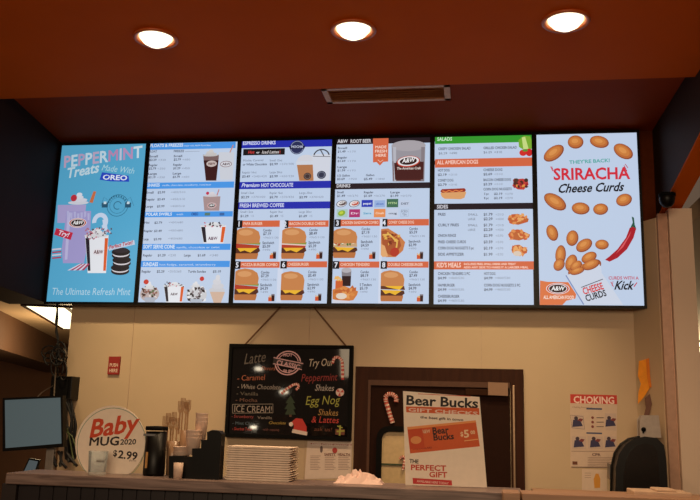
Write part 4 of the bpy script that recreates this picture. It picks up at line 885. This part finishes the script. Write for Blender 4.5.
# wall box and cables
q0 = at(53, 376, .02); q1 = at(72, 400, .02)
m = MB(); m.box((q0.x, 0, q1.z), (q1.x, .0995 if False else .099, q0.z), BLACK); m.box((q0.x+.02, -.012, q1.z+.02), (q1.x-.02, 0, q0.z-.02), MATTE)
tag(m.build('wall_box', None, .004), 'black electrical box on the wall edge above the monitor', 'box')
CB = paint('black_cable', (16, 14, 14), .6); CW = paint('grey_cable', (96, 82, 68), .6)
m = MB(); m.tube([at(57, 303, .02), at(57.5, 318, .03), at(56, 332, .02), at(59, 346, .03), at(56, 358, .03), at(55, 376, .03)], .006, CB)
m.tube([at(58, 303, .01), at(55.5, 322, .02), at(58.5, 338, .02), at(56.5, 350, .02), at(58, 376, .03)], .0045, CB)
tag(m.build('hanging_cable'), 'long black cable hanging from the leftmost menu screen', 'cable')
random.seed(5)
m = MB()
for k in range(11):
    cx_, cy_ = 54+random.uniform(-8, 7), 358+random.uniform(-6, 14); ra, rb = random.uniform(3, 8), random.uniform(5, 11); a0 = random.uniform(0, 360); P = []
    for j in range(13): q = R(a0+j*26); P.append(at(cx_+ra*math.cos(q)+j*.25, cy_+rb*math.sin(q), -.02-.012*(k % 4)))
    m.tube(P, .0045, CW if k == 2 else CB, 6)
m.tube([at(56, 366, -.03), at(55, 380, -.03), at(54, 397, -.03)], .0045, CW); m.tube([at(53, 386, -.03), at(44, 391, -.03), at(36, 398, -.03)], .0035, CW)
tag(m.build('cable_tangle'), 'tangled knot of black and grey cables above the monitor', 'cable')
m = MB()
for k in range(8):
    x_ = 66+k*.7; ph = random.uniform(0, 6); am = random.uniform(1.5, 4.5); P = []
    for j in range(15): P.append(at(x_+am*math.sin(ph+j*.45)+j*.25, 399+j*random.uniform(4.2, 4.6), -.015-.01*(k % 3)))
    m.tube(P, .007, CB, 6)
tag(m.build('cable_bundle'), 'black cables looping down between the monitor and round sign', 'cable'); m = MB()
for k in range(5):
    P = []; x_, y_ = 50+k*4, 450+random.uniform(0, 3)
    for j in range(5): P.append(at(x_, y_, -.855)); x_ += random.uniform(-1, 5); y_ += random.uniform(1, 6)
    m.tube(P, .007, CB, 6)
tag(m.build('monitor_cable'), 'short black cables hanging under the monitor beside its stand', 'cable')
m = MB(); m.tube([at(67, 428, -.06), at(70, 440, -.06), at(72, 452, -.06), at(74, 466, -.06)], .004, paint('green_cable', (90, 100, 60))); m.tube([at(64, 430, -.06), at(72, 436, -.06), at(76, 448, -.06)], .004, paint('green_cable', (90, 100, 60)))
tag(m.build('green_cable'), 'thin greenish cable beside the black cables left of round sign', 'cable')
# tablet
c = [at(29, 458, -.8), at(40, 460, -.8), at(35, 475, -.8), at(22, 473, -.8)]
t = thing('tablet', (c[3].x, -.8, c[3].z), 'small tilted tablet with pale screen under the monitor', 'tablet')
m = MB(); m.prism([(p_.x, -.8, p_.z) for p_ in c], (0, .01, 0), BLACK); m.build('case', t)
g = sum((Vector(p_) for p_ in c), Vector())/4
m = MB(); m.prism([(g.x+(p_.x-g.x)*.78, -.8015, g.z+(p_.z-g.z)*.78) for p_ in c], (0, .001, 0), glow((74, 82, 84))); m.build('screen', t)
m = MB(); m.box((g.x-.02, -.79, 1.14), (g.x+.02, -.76, g.z), BLACK); m.build('stand', t)

# ------------------------------------------------------------------ right side: dispensers
def face_poly(pts, Y): return [(at(x_, y_, Y).x, Y, at(x_, y_, Y).z) for x_, y_ in pts]
DY = -.30
t = thing('towel_dispenser', (3.4, DY, 1.1), 'large black paper towel dispenser with rounded top at right', 'towel dispenser')
sil = [(617, 510), (618, 468), (621, 455), (627, 446), (635, 440.5), (645, 438.5), (656, 440), (662, 446), (664, 458), (667, 510)]
m = MB(); m.prism(face_poly(sil, DY), (0, .17, 0), paint('smoked_black_plastic', (16, 13, 12), .35, spec=.25)); hs = m.build('housing', t, .01)
m = MB(); m.prism(face_poly([(617.5, 510), (618.5, 468), (621.5, 455.5), (627, 447), (635, 442), (640, 442), (640, 510)], DY+.172), (0, .226, 0), paint('grey_brown_plastic', (84, 68, 58), .4)); m.build('back_shell', t)
c_ = [(x_-(x_-642)*.24, y_+5 if y_ < 500 else y_) for x_, y_ in sil]
m = MB(); m.prism(face_poly(c_, DY-.006), (0, .0055, 0), paint('smoked_window', (26, 21, 19), .2, spec=.35)); m.build('front_window', hs)
q = at(609, 474, DY+.1); m = MB(); q1 = at(617, 476, DY); m.box((q1.x-.006, DY+.19, q1.z-.03), (q1.x+.0005, DY+.26, q1.z+.05), paint('grey_latch', (120, 110, 104), .4)); m.build('latch', t, .002)
SYD = -.145
t = thing('soap_dispenser', (at(650, 440, SYD).x, SYD, at(650, 440, SYD).z), 'grey wall dispenser with dark round keyhole above the towel dispenser', 'dispenser')
m = MB(); m.prism(face_poly([(640.5, 420), (643, 416), (658, 416), (660.5, 436.8), (641, 436.8)], SYD), (0, .075, 0), paint('grey_plastic', (170, 156, 146), .5)); sb = m.build('body', t, .004)
m = MB(); q = at(643.5, 429.5, SYD); m.lathe([(0, 0), (.012, 0), (.012, .006), (0, .006)], (q.x, SYD-.0065, q.z), BLACK, 16, 'Y'); m.box((q.x-.006, SYD-.006, q.z-.02), (q.x+.002, SYD, q.z-.008), BLACK); m.build('keyhole', sb)
OC = .005
m = MB(); m.prism(face_poly([(639, 361), (648, 358.5), (648.5, 375), (650.5, 387), (644, 397), (638, 404), (638.5, 392), (641, 384), (638, 376)], OC), (0, .004, 0), paint('orange_cloth', (240, 150, 30), .8))
m.prism(face_poly([(646, 358.8), (649, 358.3), (650, 374), (651.5, 387), (649.5, 388), (647, 375)], OC-.005), (0, .003, 0), paint('orange_cloth_fold', (222, 122, 26), .8))
tag(m.build('orange_streamer'), 'crumpled orange paper streamer hanging on the wall above the grey dispenser', 'streamer')
m = MB(); q = at(649, 402, -.16)
m.prism(face_poly([(645, 398), (650, 394), (652, 404), (649, 416), (644, 415), (646, 408)], .0), (0, .004, 0), paint('brown_ribbon', (110, 74, 60), .7)); tag(m.build('ribbon'), 'short brown ribbon between orange streamer and grey dispenser', 'ribbon')
# ceiling dome
q = at(668, 217, -.30)
t = thing('dome_camera', (q.x, -.30, zb(-.30)-.012), 'small round black dome camera under the orange beam at right', 'camera')
m = MB(); m.lathe([(0, -.075), (.02, -.072), (.034, -.055), (.04, -.035), (.04, -.012), (.03, 0)], (q.x, -.30, zb(-.30)-.0185), BLACK, 20); m.build('dome', t)
m = MB(); m.lathe([(.044, -.016), (.044, -.001), (.0, -.001)], (q.x, -.30, zb(-.30)-.0185), MATTE, 20); m.build('mount', t)
